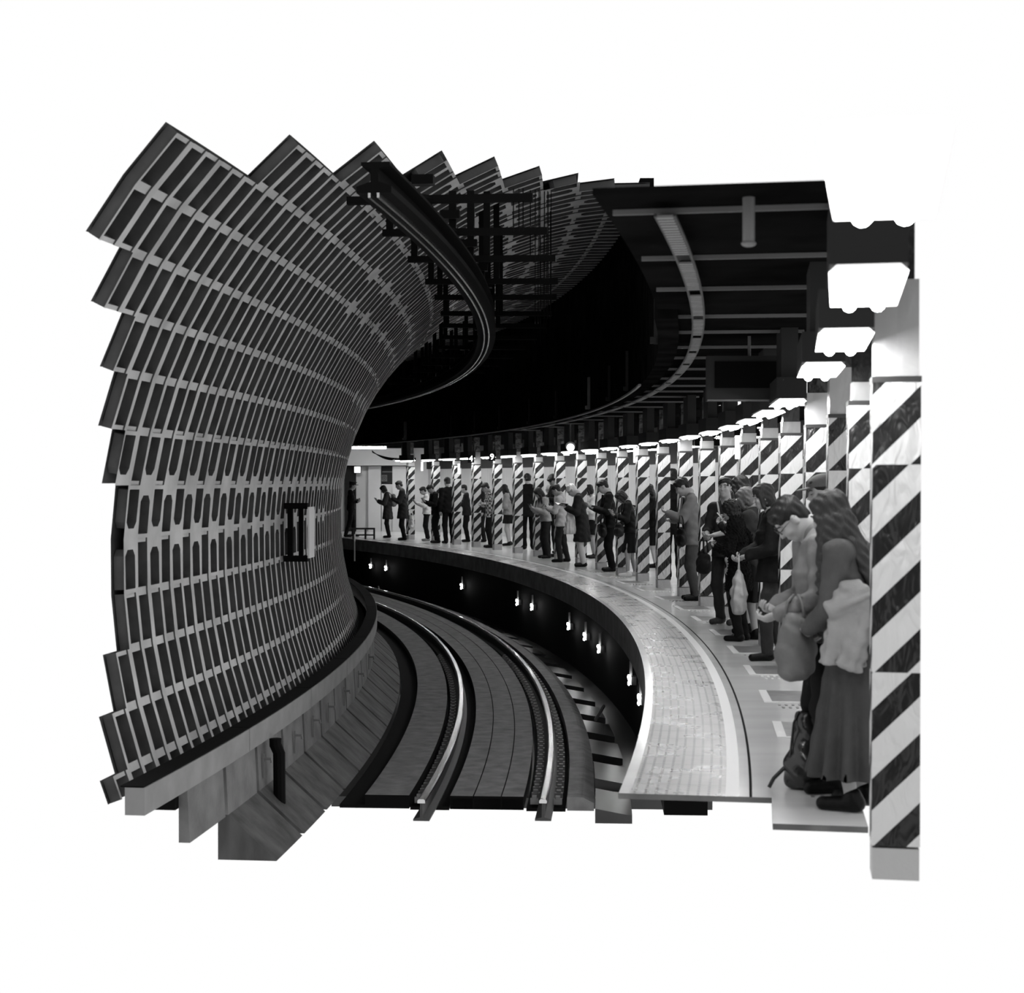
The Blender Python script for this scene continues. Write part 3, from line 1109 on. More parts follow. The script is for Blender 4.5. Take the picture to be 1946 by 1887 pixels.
mb = MB()
mb.tube([(0, 0, 0.0), (0, 0, -0.05), (0.03, 0, -0.12), (0.035, 0, -0.6)], 0.05, 10)
tag(mb.build('drain_pipe', M_BLACK, loc=pol(62.66, th_at(62.7, 13.0), -0.47)), 'black drain pipe below the pale coping near the bottom left', 'pipe')
lug = None
for i, y in enumerate((12.9, 14.1, 15.0, 15.9, 17.1, 18.6, 20.4)):
    th = th_at(62.6, y)
    if lug is None:
        mb = MB()
        mb.tube([(0, 0, 0), (0.06, 0.0, 0.0), (0.065, 0, -0.03)], 0.012, 6)
        mb.box((0.0, 0.0, -0.06), (0.012, 0.02, 0.2))
        lug = mb.build('lifting_lug', M_GREYSTEEL)
        o = lug
    else:
        o = lug.copy()
        COL.objects.link(o)
    o.location = pol(62.59, th, -0.62)
    o.rotation_euler = (0, 0, th)
    tag(o, 'small steel lifting lug on a concrete facing panel, %s from the near end' % ORD[i], 'lug', 'lugs on the concrete panels')

# ---------------------------------------------------------------- figures: distance fields polygonised into one continuous skin
def _pts(o, h, n):
    g = [o[i] + h * np.arange(n[i]) for i in range(3)]
    return np.stack(np.meshgrid(*g, indexing='ij'), -1)


class Field:
    """a list of soft-joined shapes; each is evaluated only near itself"""

    def __init__(s, k=0.03):
        s.ops = []
        s.k = k

    def cap(s, a, b, ra, rb=None, op='u', k=None):
        a, b = np.array(a, float), np.array(b, float)
        rb = ra if rb is None else rb
        m = max(ra, rb)
        lo, hi = np.minimum(a, b) - m, np.maximum(a, b) + m

        def f(P):
            ba = b - a
            t = np.clip(((P - a) @ ba) / max(ba @ ba, 1e-9), 0, 1)
            return np.linalg.norm(P - a - t[..., None] * ba, axis=-1) - (ra + (rb - ra) * t)
        s.ops.append((f, lo, hi, op, s.k if k is None else k))
        return s

    def ell(s, c, r, M=None, op='u', k=None):
        c, r = np.array(c, float), np.array(r, float)
        M = np.eye(3) if M is None else M
        m = r.max()

        def f(P):
            q = (P - c) @ M
            k0 = np.linalg.norm(q / r, axis=-1)
            k1 = np.linalg.norm(q / (r * r), axis=-1)
            return k0 * (k0 - 1) / np.maximum(k1, 1e-6)
        s.ops.append((f, c - m, c + m, op, s.k if k is None else k))
        return s

    def cone(s, a, b, ra, rb, side=(1, 0, 0), op='u', k=None, fold=0.0, nf=9, rnd=0.02):
        """elliptical tapered barrel from a to b; ra/rb = (half width along side, half depth); optional hanging folds"""
        a, b = np.array(a, float), np.array(b, float)
        z = (b - a) / np.linalg.norm(b - a)
        x = np.array(side, float)
        x = x - z * (x @ z)
        x /= np.linalg.norm(x)
        y = np.cross(z, x)
        L = np.linalg.norm(b - a)
        m = max(ra + rb)
        lo, hi = np.minimum(a, b) - m, np.maximum(a, b) + m

        def f(P):
            q = P - a
            u, v, w_ = q @ x, q @ y, q @ z
            t = np.clip(w_ / L, 0, 1)
            rx, ry = ra[0] + (rb[0] - ra[0]) * t, ra[1] + (rb[1] - ra[1]) * t
            if fold:
                an = np.arctan2(v, u)
                e = 1 + fold * t * np.cos(nf * an + 1.3 * np.sin(2 * an))
                rx, ry = rx * e, ry * e
            d = (np.sqrt((u / rx) ** 2 + (v / ry) ** 2) - 1) * np.minimum(rx, ry)
            dz = np.abs(w_ - L / 2) - L / 2
            return np.minimum(np.maximum(d + rnd, dz + rnd), 0) + np.hypot(np.maximum(d + rnd, 0), np.maximum(dz + rnd, 0)) - rnd
        s.ops.append((f, lo, hi, op, s.k if k is None else k))
        return s

    def cut(s, p, n):
        """remove everything on the side n points to"""
        p, n = np.array(p, float), np.array(n, float)
        s.ops.append((lambda P: -((P - p) @ n), None, None, 'x', 0))
        return s

    def mesh(s, h, wob=None):
        us = [o for o in s.ops if o[3] == 'u']
        lo = np.min([o[1] for o in us], 0) - 3 * h
        hi = np.max([o[2] for o in us], 0) + 3 * h
        n = np.ceil((hi - lo) / h).astype(int) + 1
        F = np.full(n, 1.0, np.float32)
        for f, a, b, op, k in s.ops:
            if a is None:
                i0, i1 = np.zeros(3, int), n
            else:
                mg = k + 2.5 * h
                i0 = np.clip(np.floor((a - mg - lo) / h).astype(int), 0, n)
                i1 = np.clip(np.ceil((b + mg - lo) / h).astype(int) + 1, 0, n)
            if (i1 <= i0).any():
                continue
            sl = tuple(slice(i0[q], i1[q]) for q in range(3))
            d = f(_pts(lo + i0 * h, h, i1 - i0)).astype(np.float32)
            A = F[sl]
            if op == 'u':
                if k > 0:
                    e = np.maximum(k - np.abs(A - d), 0) / k
                    F[sl] = np.minimum(A, d) - e * e * k * 0.25
                else:
                    F[sl] = np.minimum(A, d)
            elif op == 's':
                e = np.maximum(k - np.abs(A + d), 0) / max(k, 1e-6)
                F[sl] = np.maximum(A, -d) + e * e * k * 0.25
            else:
                F[sl] = np.maximum(A, -d)
        if wob:
            amp, fr = wob
            P = _pts(lo, h, n)
            x, y, z = P[..., 0], P[..., 1], P[..., 2]
            F = F + amp * (1.6 * np.sin(fr * x + 2 * np.sin(fr * .31 * z)) * np.sin(fr * y * 1.1 + 1) * np.sin(fr * z * .9 + 2 * np.sin(fr * .23 * x)) if fr > 80 else np.sin(fr * (x * .7 + z * 1.1 + y * .4)) * np.sin(fr * (y * .9 - z * .6) + 1.7) + 0.6 * np.sin(fr * 1.9 * (z * .8 + x * .5 - y * .7)))
        return nets(F, lo, h)


def nets(F, lo, h):
    I = F < 0
    n = np.array(F.shape)
    c = [I[a:n[0] - 1 + a, b:n[1] - 1 + b, d:n[2] - 1 + d] for a in (0, 1) for b in (0, 1) for d in (0, 1)]
    allin = np.logical_and.reduce(c)
    anyin = np.logical_or.reduce(c)
    act = anyin & ~allin
    idx = np.argwhere(act)
    num = -np.ones(act.shape, np.int64)
    num[act] = np.arange(len(idx))
    acc, cnt = np.zeros((len(idx), 3)), np.zeros(len(idx))
    co = [(0, 0, 0), (0, 0, 1), (0, 1, 0), (0, 1, 1), (1, 0, 0), (1, 0, 1), (1, 1, 0), (1, 1, 1)]
    val = [F[idx[:, 0] + a, idx[:, 1] + b, idx[:, 2] + d] for a, b, d in co]
    for p in range(8):
        for q in range(p + 1, 8):
            df = np.array(co[q]) - np.array(co[p])
            if np.abs(df).sum() != 1:
                continue
            va, vb = val[p], val[q]
            m = (va < 0) != (vb < 0)
            t = np.where(m, va / np.where(m, va - vb, 1), 0)
            acc += m[:, None] * (np.array(co[p]) + t[:, None] * df)
            cnt += m
    V = lo + (idx + acc / cnt[:, None]) * h
    Q = []
    for ax in range(3):
        a1, a2 = [(1, 2), (2, 0), (0, 1)][ax]
        s0 = [slice(None)] * 3
        s1 = [slice(None)] * 3
        s0[ax], s1[ax] = slice(0, n[ax] - 1), slice(1, n[ax])
        A, B = I[tuple(s0)], I[tuple(s1)]
        e = np.argwhere(A != B)
        e = e[(e[:, a1] > 0) & (e[:, a2] > 0) & (e[:, a1] < n[a1] - 1) & (e[:, a2] < n[a2] - 1)]
        fl = A[tuple(e.T)]
        d1, d2 = np.eye(3, dtype=int)[a1], np.eye(3, dtype=int)[a2]
        q = np.stack([num[tuple((e - d1 - d2).T)], num[tuple((e - d2).T)], num[tuple(e.T)], num[tuple((e - d1).T)]], 1)
        q[~fl] = q[~fl][:, ::-1]
        Q.append(q)
    return V, np.concatenate(Q)


def skin(name, VQ, m, parent, extra=None, scale=1.0):
    """link a polygonised field as one mesh; extra = MB with further faces (features) using materials 1.."""
    V, Q = VQ
    ms = m if isinstance(m, (list, tuple)) else [m]
    v = [tuple(p) for p in V]
    f = [tuple(q) for q in Q.tolist()]
    mi = [0] * len(f)
    if extra is not None:
        k = len(v)
        v += extra.v
        f += [tuple(i + k for i in q) for q in extra.f]
        mi += extra.m
    me = bpy.data.meshes.new(name)
    me.from_pydata([(x * scale, y * scale, z * scale) for x, y, z in v], [], f)
    for q in ms:
        me.materials.append(q)
    me.polygons.foreach_set('material_index', mi)
    me.polygons.foreach_set('use_smooth', [True] * len(f))
    me.update()
    o = bpy.data.objects.new(name, me)
    COL.objects.link(o)
    if parent is not None:
        o.parent = parent
    return o


def rotx(a):
    c, s_ = cos(a), sin(a)
    return np.array([[1, 0, 0], [0, c, -s_], [0, s_, c]])


def rotz(a):
    c, s_ = cos(a), sin(a)
    return np.array([[c, -s_, 0], [s_, c, 0], [0, 0, 1]])


CLOTH = {}


def cloth(g, rough=0.85):
    """cloth of one grey; g is the sRGB tone"""
    key = (g, rough)
    if key not in CLOTH:
        CLOTH[key] = mat('cloth_%d' % g, lin(g) * (0.6 if g < 90 else 0.9), rough=rough, bump=0.25, bscale=30, spec=0.12, var=0.12, scale=9)
    return CLOTH[key]


M_SKIN = mat('skin', 0.30, rough=0.5, spec=0.35)
M_SKIN_D = mat('lip_skin', 0.20, rough=0.6)  # darker skin tone of the lips
M_EYE = mat('eye_white', 0.6, rough=0.25)
M_IRIS = mat('dark_iris_and_brows', 0.012, rough=0.4)
M_HAIR_K = mat('black_hair', 0.010, rough=0.6, bump=0.5, bscale=55, stretch=(1, 1, 0.15), spec=0.25)
M_HAIR_B = mat('brown_hair', 0.022, rough=0.7, bump=0.5, bscale=55, stretch=(1, 1, 0.15), spec=0.25)
M_HAIR_W = mat('white_hair', 0.62, rough=0.5, bump=0.5, bscale=55, stretch=(1, 1, 0.2))
M_HAIR_L = mat('light_brown_hair', 0.11, rough=0.6, bump=0.5, bscale=55, stretch=(1, 1, 0.15), spec=0.3)
HAIRS = {'l': M_HAIR_L, 'k': M_HAIR_K, 'b': M_HAIR_B, 'w': M_HAIR_W}
PEOPLE = []


def ik(a, b, l1, l2, pole):
    a, b, pole = np.array(a, float), np.array(b, float), np.array(pole, float)
    d = b - a
    L = np.linalg.norm(d)
    L2 = min(L, (l1 + l2) * 0.995)
    if L > L2:
        b = a + d / L * L2
        d = b - a
        L = L2
    u = d / L
    x = (l1 * l1 - l2 * l2 + L * L) / (2 * L)
    hgt = sqrt(max(l1 * l1 - x * x, 0))
    p = pole - u * (pole @ u)
    p /= np.linalg.norm(p) + 1e-9
    return a + u * x + p * hgt, b


def person(label, X, Y, H, face, lean=4, pitch=20, yaw=0, hands=None, feet=None, hair=('short', 'k'), top=None, bottom=None,
           shoes=20, female=False, shirt=None, tie=None, h=0.012, glasses=False, eyes='down', cap=None, stride=0.0, wide=1.0,
           sleeve='long', skin_m=None, twist=0):
    """a standing figure facing `face` degrees (90 = towards the track on the left of the picture, 180 = towards the camera).
    hands: (left, right) wrist targets in metres for a 1.7 m body, x right, y forward, z up"""
    root = empty('person', (X, Y, 0), radians(face))
    tag(root, label, 'person', 'people waiting on the platform')
    sc = H / 1.7
    w_ = (0.90 if female else 1.0) * wide
    L0 = radians(lean)
    hipc = np.array([0, 0, 0.90])
    RU_ = rotx(-L0) @ rotz(radians(twist))

    def up(p):                    # torso space -> leaned
        return hipc + RU_ @ (np.array(p, float) - hipc)
    hands = hands or ((-0.16, 0.30, 1.12), (0.10, 0.32, 1.15))
    fx = 0.095
    feet = feet or ((-fx, 0.0 + stride), (fx, 0.0 - stride))
    body = Field(0.035)
    # trunk
    body.cone((0, 0, 0.84), (0, 0, 1.02), (.15 * w_, .10), (.125 * w_, .088))
    body.cone(up((0, 0, 1.0)), up((0, 0.01, 1.24)), (.125 * w_, .088), (.15 * w_, .105))
    body.cone(up((0, 0.01, 1.22)), up((0, -0.005, 1.40)), (.15 * w_, .105), (.13 * w_, .06))
    nk, hd = up((0, -0.01, 1.39)), up((0, 0.035, 1.585))
    body.cap(nk, hd - np.array([0, 0.01, 0.06]), .058 * w_, .052 * w_)
    # head
    HM = RU_ @ rotz(radians(yaw)) @ rotx(-radians(pitch))
    piv = up((0, 0.0, 1.50))
    hc = piv + HM @ np.array([0, 0.045, 0.105])

    def hp(p):
        return hc + HM @ np.array(p, float)
    hs = 0.97 if female else 1.0
    E = lambda c, r, op='u', k=0.02: body.ell(hp(np.array(c) * hs), np.array(r) * hs, HM, op, k)
    body.cap(piv + HM @ np.array([0, -0.01, -0.02]), hp((0, -0.015, -0.045)), .052 * w_, .05)
    E((0, -0.012, .03), (.074, .094, .088))
    E((0, .022, -.035), (.062, .068, .08))
    E((0, .048, -.088), (.036, .036, .03))
    E((.031, .084, .012), (.019, .02, .014), 's', 0.012)
    E((-.031, .084, .012), (.019, .02, .014), 's', 0.012)
    body.cap(hp((0, .083, .012)), hp((0, .103, -.028)), .009, .013, k=0.012)
    E((0, .083, -.062), (.022, .012, .010), k=0.01)
    for sx in (-1, 1):
        E((sx * .074, -.008, -.012), (.011, .02, .031), k=0.008)
        E((sx * .036, .062, -.028), (.024, .024, .022))
    # arms
    ex = MB()
    armpts = []
    for si, sx in enumerate((-1, 1)):
        S = up((sx * .178 * w_, -0.005, 1.375))
        elbow, wrist = ik(S, hands[si], .285, .25, (sx * 0.55, -0.55, -0.6))
        armpts.append((S, elbow, wrist))
        body.cap(up((sx * .08, 0, 1.385)), S, .05, .055)
        body.cap(S, elbow, .05, .04)
        body.cap(elbow, wrist, .039, .026)
        # palm and fingers
        fd = wrist - elbow
        fd /= np.linalg.norm(fd)
        upv = np.array([-sx * 0.6, 0.0, 1.0])
        if abs(fd @ np.array([0, 0, 1])) > 0.85:
            upv = np.array([-sx, 0.3, 0.0])
        pn = upv - fd * (upv @ fd)              # the palm looks this way
        pn /= np.linalg.norm(pn)
        sd = np.cross(fd, pn) * sx              # towards the little finger
        PM = np.stack([sd, fd, pn], 1)
        pc = wrist + fd * 0.05
        body.ell(pc, (.040, .052, .017), PM, k=0.02)
        for q in range(4):
            b0 = wrist + fd * (0.085 - 0.004 * abs(q - 1)) + sd * (-.028 + .0185 * q)
            ln = (0.040, 0.045, 0.042, 0.034)[q]
            c1, c2, c3 = radians(38), radians(85), radians(125)
            p1 = b0 + (fd * cos(c1) + pn * sin(c1)) * ln
            p2 = p1 + (fd * cos(c2) + pn * sin(c2)) * ln * 0.65
            p3 = p2 + (fd * cos(c3) + pn * sin(c3)) * ln * 0.5
            ex.tube([b0 - fd * 0.02, b0, p1, p2, p3], [.0085, .009, .0085, .008, .0055], 6)
        t0 = wrist + fd * 0.028 - sd * 0.030
        t1 = t0 - sd * 0.022 + fd * 0.022 + pn * 0.018
        t2 = t1 + fd * 0.028 + pn * 0.018 + sd * 0.004
        ex.tube([t0 + sd * 0.015, t0, t1, t2], [.012, .012, .0105, .007], 6)
    # legs
    legs = []
    for si, sx in enumerate((-1, 1)):
        hj = np.array([sx * .088 * w_, 0, .88])
        knee, ank = ik(hj, (feet[si][0], feet[si][1] - 0.03, .085), .407, .397, (sx * 0.1, 1, 0))
        legs.append((hj, knee, ank))
        body.cap(hj, knee, .078 * w_, .052)
        body.cap(knee + np.array([0, -.012, -.05]), ank, .05, .035)
        body.cap(knee, knee + np.array([0, -.012, -.06]), .05, .05)
        body.cap((ank[0], ank[1] - .03, .045), (ank[0] + sx * .02, ank[1] + .14, .03), .036, .03)
    # features that are not skin coloured
    for sx in (-1, 1):
        ex.tube([hp((sx * .013, .089, .026)), hp((sx * .032, .088, .033)), hp((sx * .05, .074, .027))], [.0035, .005, .003], 5, 2)
        e = hp((sx * .031, .0745, .009))
        if eyes == 'open':
            ex.ell(e, (.0145, .011, .0085), Matrix(HM.tolist()), 8, 1)
            ex.ell(hp((sx * .031, .0835, .009)), (.006, .004, .0065), Matrix(HM.tolist()), 6, 2)
        ex.tube([hp((sx * .017, .083, .004)), hp((sx * .031, .0865, .0015)), hp((sx * .046, .077, .004))], [.0015, .0028, .0015], 5, 2)
    ex.tube([hp((-.019, .089, -.061)), hp((0, .0945, -.0605)), hp((.019, .089, -.061))], [.0015, .003, .0015], 5, 3)
    skin('body', body.mesh(h), [skin_m or M_SKIN, M_EYE, M_IRIS, M_SKIN_D], root, ex, sc)
    # hair
    style, tone = hair
    if style:
        hf = Field(0.02)
        c = lambda c_, r_, op='u', k=0.02: hf.ell(hp(c_), r_, HM, op, k)
        wob = (0.004, 70)
        if style == 'short':
            c((0, -.022, .048), (.084, .102, .082))
            c((0, -.06, -.02), (.068, .052, .062))
            c((0, .115, -.045), (.074, .085, .088), 's')
            c((.09, .02, -.05), (.03, .05, .05), 's')
            c((-.09, .02, -.05), (.03, .05, .05), 's')
        elif style == 'curly':
            c((0, -.02, .045), (.112, .118, .105))
            c((0, -.04, -.04), (.10, .08, .07))
            c((0, .125, -.05), (.066, .085, .085), 's')
            wob = (0.010, 95)
        elif style == 'bald':
            c((0, -.07, -.01), (.075, .05, .055))
            c((.06, -.02, .0), (.022, .05, .04))
            c((-.06, -.02, .0), (.022, .05, .04))
        else:
            c((0, -.022, .046), (.088, .105, .086))
            c((0, -.04, -.03), (.092, .078, .10))
            hf.cap(hp((.07, .035, .02)), hp((.076, .03, -.10)), .024, .02)
            hf.cap(hp((-.07, .035, .02)), hp((-.076, .03, -.10)), .024, .02)
            c((0, .125, -.05), (.062, .080, .090), 's')
            if style in ('long', 'xlong'):
                b0 = hp((0, -.055, -.05))
                b1 = up((0, -0.175, 1.14))
                hf.cone(b0, b1, (.092, .055), (.085, .04), k=0.03, fold=.06, nf=8)
                for sx in (-1, 1):
                    if style == 'xlong':
                        hf.cone(hp((sx * .066, -.02, -.02)), up((sx * .17, 0.03, 1.16)), (.075, .045), (.085, .04), side=(0, 1, 0), k=.03, fold=.06, nf=7)
                    else:
                        hf.cap(hp((sx * .078, .02, -.06)), up((sx * .10, 0.06, 1.27)), .028, .02)
            if style == 'tail':
                hf.cap(hp((0, -.10, -.0)), hp((0, -.15, -.16)), .034, .02)
        if style in ('short', 'bob', 'long', 'xlong', 'tail') and tone != 'w' and pitch >= 5:
            c((0, .050, .086), (.060, .034, .024))
        skin('hair', hf.mesh(max(h * 0.75, 0.007), wob), HAIRS[tone], root, None, sc)
    if cap is not None:
        cf = Field(0.012)
        cf.ell(hp((0, -.015, .065)), (.094, .108, .068), HM)
        cf.cut(hp((0, 0, .042)), HM @ np.array([0, 0.15, -1.0]))
        cf.ell(hp((0, .115, .048)), (.068, .07, .008), HM, k=0.01)
        if cap[1] == 'peaked':
            cf.ell(hp((0, -.005, .115)), (.118, .128, .022), HM)
        skin('cap', cf.mesh(max(h * 0.7, 0.007)), cloth(cap[0]), root, None, sc)
    if glasses:
        g = MB()
        for sx in (-1, 1):
            ring = [hp((sx * .033 + .024 * cos(a), .098, .006 + .017 * sin(a))) for a in np.linspace(0, 2 * pi, 15)]
            g.tube(ring, .0022, 5)
            g.tube([hp((sx * .057, .097, .010)), hp((sx * .078, .05, .012)), hp((sx * .08, -.02, .006))], .0022, 5)
        g.tube([hp((-.010, .098, .010)), hp((.010, .098, .010))], .0022, 5)
        g.v = [tuple(Vector(p) * sc) for p in g.v]
        g.build('glasses', M_BLKPLASTIC, root)
    # clothes
    kind, tone, hem = (top + (None,))[:3] if top else (None, None, None)
    hem = hem if hem is not None else {'jacket': .80, 'coat': .62, 'shirt': .90, 'sweater': .88, 'cape': .84}.get(kind, .88)
    if kind:
        jf = Field(0.03)
        inf = {'jacket': .020, 'coat': .030, 'shirt': .012, 'sweater': .020, 'cape': .03, 'fur': .022}[kind]
        jf.cone(up((0, 0.008, 1.22)), up((0, -0.005, 1.405)), (.158 * w_ + inf, .108 + inf), (.125 * w_ + inf, .058 + inf * .7))
        jf.cone(up((0, 0, .98)), up((0, 0.01, 1.26)), (.135 * w_ + inf, .095 + inf), (.155 * w_ + inf, .108 + inf))
        fl = .03 if kind in ('coat', 'cape', 'fur') else .012
        jf.cone((0, 0, 1.04), (0, 0, hem), (.138 * w_ + inf, .098 + inf), (.165 * w_ + inf + fl, .118 + inf + fl), fold=.05 if kind in ('coat', 'cape') else .02, nf=7, rnd=.012)
        jf.cap(up((-.05, -.02, 1.42)), up((.05, -.02, 1.42)), .05 + inf * .6, k=.04)
        for si, (S, el, wr) in enumerate(armpts):
            jf.cap(up(((-1, 1)[si] * .08, 0, 1.385)), S, .055 + inf * .7, .058 + inf * .6)
            jf.cap(S, el, .054 + inf, .044 + inf)
            if sleeve == 'long':
                e_ = el + (wr - el) * 0.93
                jf.cap(el, e_, .043 + inf, .032 + inf * .9)
            elif sleeve == 'elbow':
                jf.cap(el, el + (wr - el) * 0.22, .044 + inf, .046 + inf)
        if kind in ('jacket', 'coat') and shirt is not None:
            a, b = up((0, .155, 1.20)), up((0, .11, 1.47))
            jf.cone(b, a, (.052, .075), (.006, .05), op='s', k=.006)
        if kind == 'fur':
            jf.cap(up((-.08, 0, 1.44)), up((.08, 0, 1.44)), .085, k=.03)
        garment = skin({'fur': 'coat', 'cape': 'cape'}.get(kind, kind), jf.mesh(h, (0.014, 105) if kind == 'fur' else (0.0045, 30)), cloth(tone, .95 if kind == 'fur' else .8), root, None, sc)
        if kind == 'jacket' and shirt is not None:
            for sx in (-1, 1):
                lf = Field(0.008)
                lf.cone(up((sx * .058, .098, 1.43)), up((sx * .022, .148 + inf * .5, 1.17)), (.026, .012), (.012, .010), rnd=.004)
                skin('lapel', lf.mesh(0.009), cloth(tone), garment, None, sc)
        if shirt is not None:
            sf = Field(0.015)
            sf.cone(up((0, .012, 1.10)), up((0, 0.006, 1.40)), (.10 * w_, .106), (.075, .062))
            sf.cap(nk + np.array([0, .0, .02]), nk + np.array([0, .012, .075]), .066, .062)
            shirt_o = skin('shirt', sf.mesh(h), cloth(shirt), root, None, sc)
        if tie is not None:
            tf = Field(0.006)
            tf.cone(up((0, .082, 1.425)), up((0, .126, 1.16)), (.018, .012), (.034, .010), rnd=.004)
            skin('tie', tf.mesh(0.008), cloth(tie), shirt_o, None, sc)
        if kind in ('jacket', 'coat', 'fur', 'sweater') and shirt is None:
            cf = Field(0.015)
            cf.cap(nk + np.array([-.02, -.01, .03]), nk + np.array([.02, -.01, .035]), .072, .072)
            if kind == 'sweater':
                cf.cap(nk + np.array([0, 0, .03]), nk + np.array([0, .02, .075]), .073, .070)
            skin('collar', cf.mesh(h), cloth(tone), garment, None, sc)
    bk, bt, bh = (bottom + (None,))[:3] if bottom else (None, None, None)
    if bk == 'trousers':
        tf = Field(0.025)
        tf.cone((0, 0, .80), (0, 0, 1.05), (.166 * w_, .118), (.142 * w_, .105))
        for (hj, kn, an) in legs:
            tf.cap(hj, kn, .092 * w_, .070)
            tf.cap(kn, an + np.array([0, -.005, .0]), .070, .058)
        tf.cut((0, 0, .055), (0, 0, -1))
        skin('trousers', tf.mesh(h, (0.004, 24)), cloth(bt), root, None, sc)
    elif bk == 'skirt':
        tf = Field(0.02)
        hz = bh or .50
        flare = .02 if hz > .45 else .07
        tf.cone((0, 0, 1.06), (0, 0, .85), (.140 * w_, .103), (.172 * w_, .125))
        tf.cone((0, 0, .87), (0, 0.0, hz), (.172 * w_, .125), (.185 * w_ + flare, .15 + flare), fold=.07 if hz > .3 else .16, nf=9 if hz > .3 else 11, rnd=.01)
        skin('skirt', tf.mesh(h, (0.003, 22)), cloth(bt), root, None, sc)
    if bk == 'skirt' and bh is not None and bt < 60 and shoes < 30 and female == 'tights':
        pass
    for (hj, kn, an), sx in zip(legs, (-1, 1)):
        sf = Field(0.02)
        sf.cap((an[0], an[1] - .035, .048), (an[0] + sx * .022, an[1] + .15, .036), .044, .036)
        sf.cap((an[0], an[1] - .01, .06), (an[0], an[1] - .01, .085), .05, .048)
        sf.cut((0, 0, 0.001), (0, 0, -1))
        skin('shoe', sf.mesh(max(h * .8, .008)), cloth(shoes, .4), root, None, sc)
    M = Matrix.Translation((X, Y, 0)) @ Matrix.Rotation(radians(face), 4, 'Z')
    info = {'root': root, 'hands': [M @ (Vector(a[2] + (a[2] - a[1]) / np.linalg.norm(a[2] - a[1]) * 0.085) * sc) for a in armpts],
            'fd': [(M.to_3x3() @ Vector(a[2] - a[1])).normalized() for a in armpts], 'M': M, 'sc': sc,
            'shoulder': [M @ (Vector(a[0]) * sc) for a in armpts], 'elbow': [M @ (Vector(a[1]) * sc) for a in armpts]}
    PEOPLE.append(info)
    return info


# ---------------------------------------------------------------- things people hold
M_PHONE = mat('phone_case', 0.35, rough=0.3)
M_PHONE_K = mat('dark_phone_case', 0.02, rough=0.25)
M_PAGE = mat('paper_pages', 0.72, rough=0.7)


def phone(pos, fd, label, pale=True):
    root = tag(empty('phone', pos), label, 'phone', 'phones held by waiting people')
    f = Vector(fd)
    y = Vector((f.x, f.y, f.z + 0.75)).normalized()
    x = y.cross(Vector((0, 0, 1))).normalized()
    z = x.cross(y)
    M = Matrix((x, y, z)).transposed()
    mb = MB()
    mb.box((0, 0, 0.018), (0.068, 0.138, 0.009), M)
    mb.build('phone_body', M_PHONE if pale else M_PHONE_K, root)
    mb = MB()
    mb.box(M @ Vector((0, 0, 0.0055)) + Vector((0, 0, 0.018)), (0.060, 0.122, 0.002), M)
    mb.build('screen', M_IRIS, root)
    return root


def book(pos, fd, label):
    root = tag(empty('book', pos), label, 'book')
    f = Vector((fd.x, fd.y, 0.15)).normalized()
    x = f.cross(Vector((0, 0, 1))).normalized()
    for s_ in (-1, 1):
        z = (Vector((0, 0, 1)) + x * s_ * -0.45).normalized()
        xx = f.cross(z).normalized()
        M = Matrix((xx, f, z)).transposed()
        mb = MB()
        mb.box(x * s_ * 0.055 + Vector((0, 0, 0.03)), (0.11, 0.16, 0.010), M)
        mb.build('pages', M_PAGE, root)
        mb = MB()
        mb.box(x * s_ * 0.057 + Vector((0, 0, 0.023)), (0.118, 0.168, 0.004), M)
        mb.build('cover', M_PHONE_K, root)
    return root


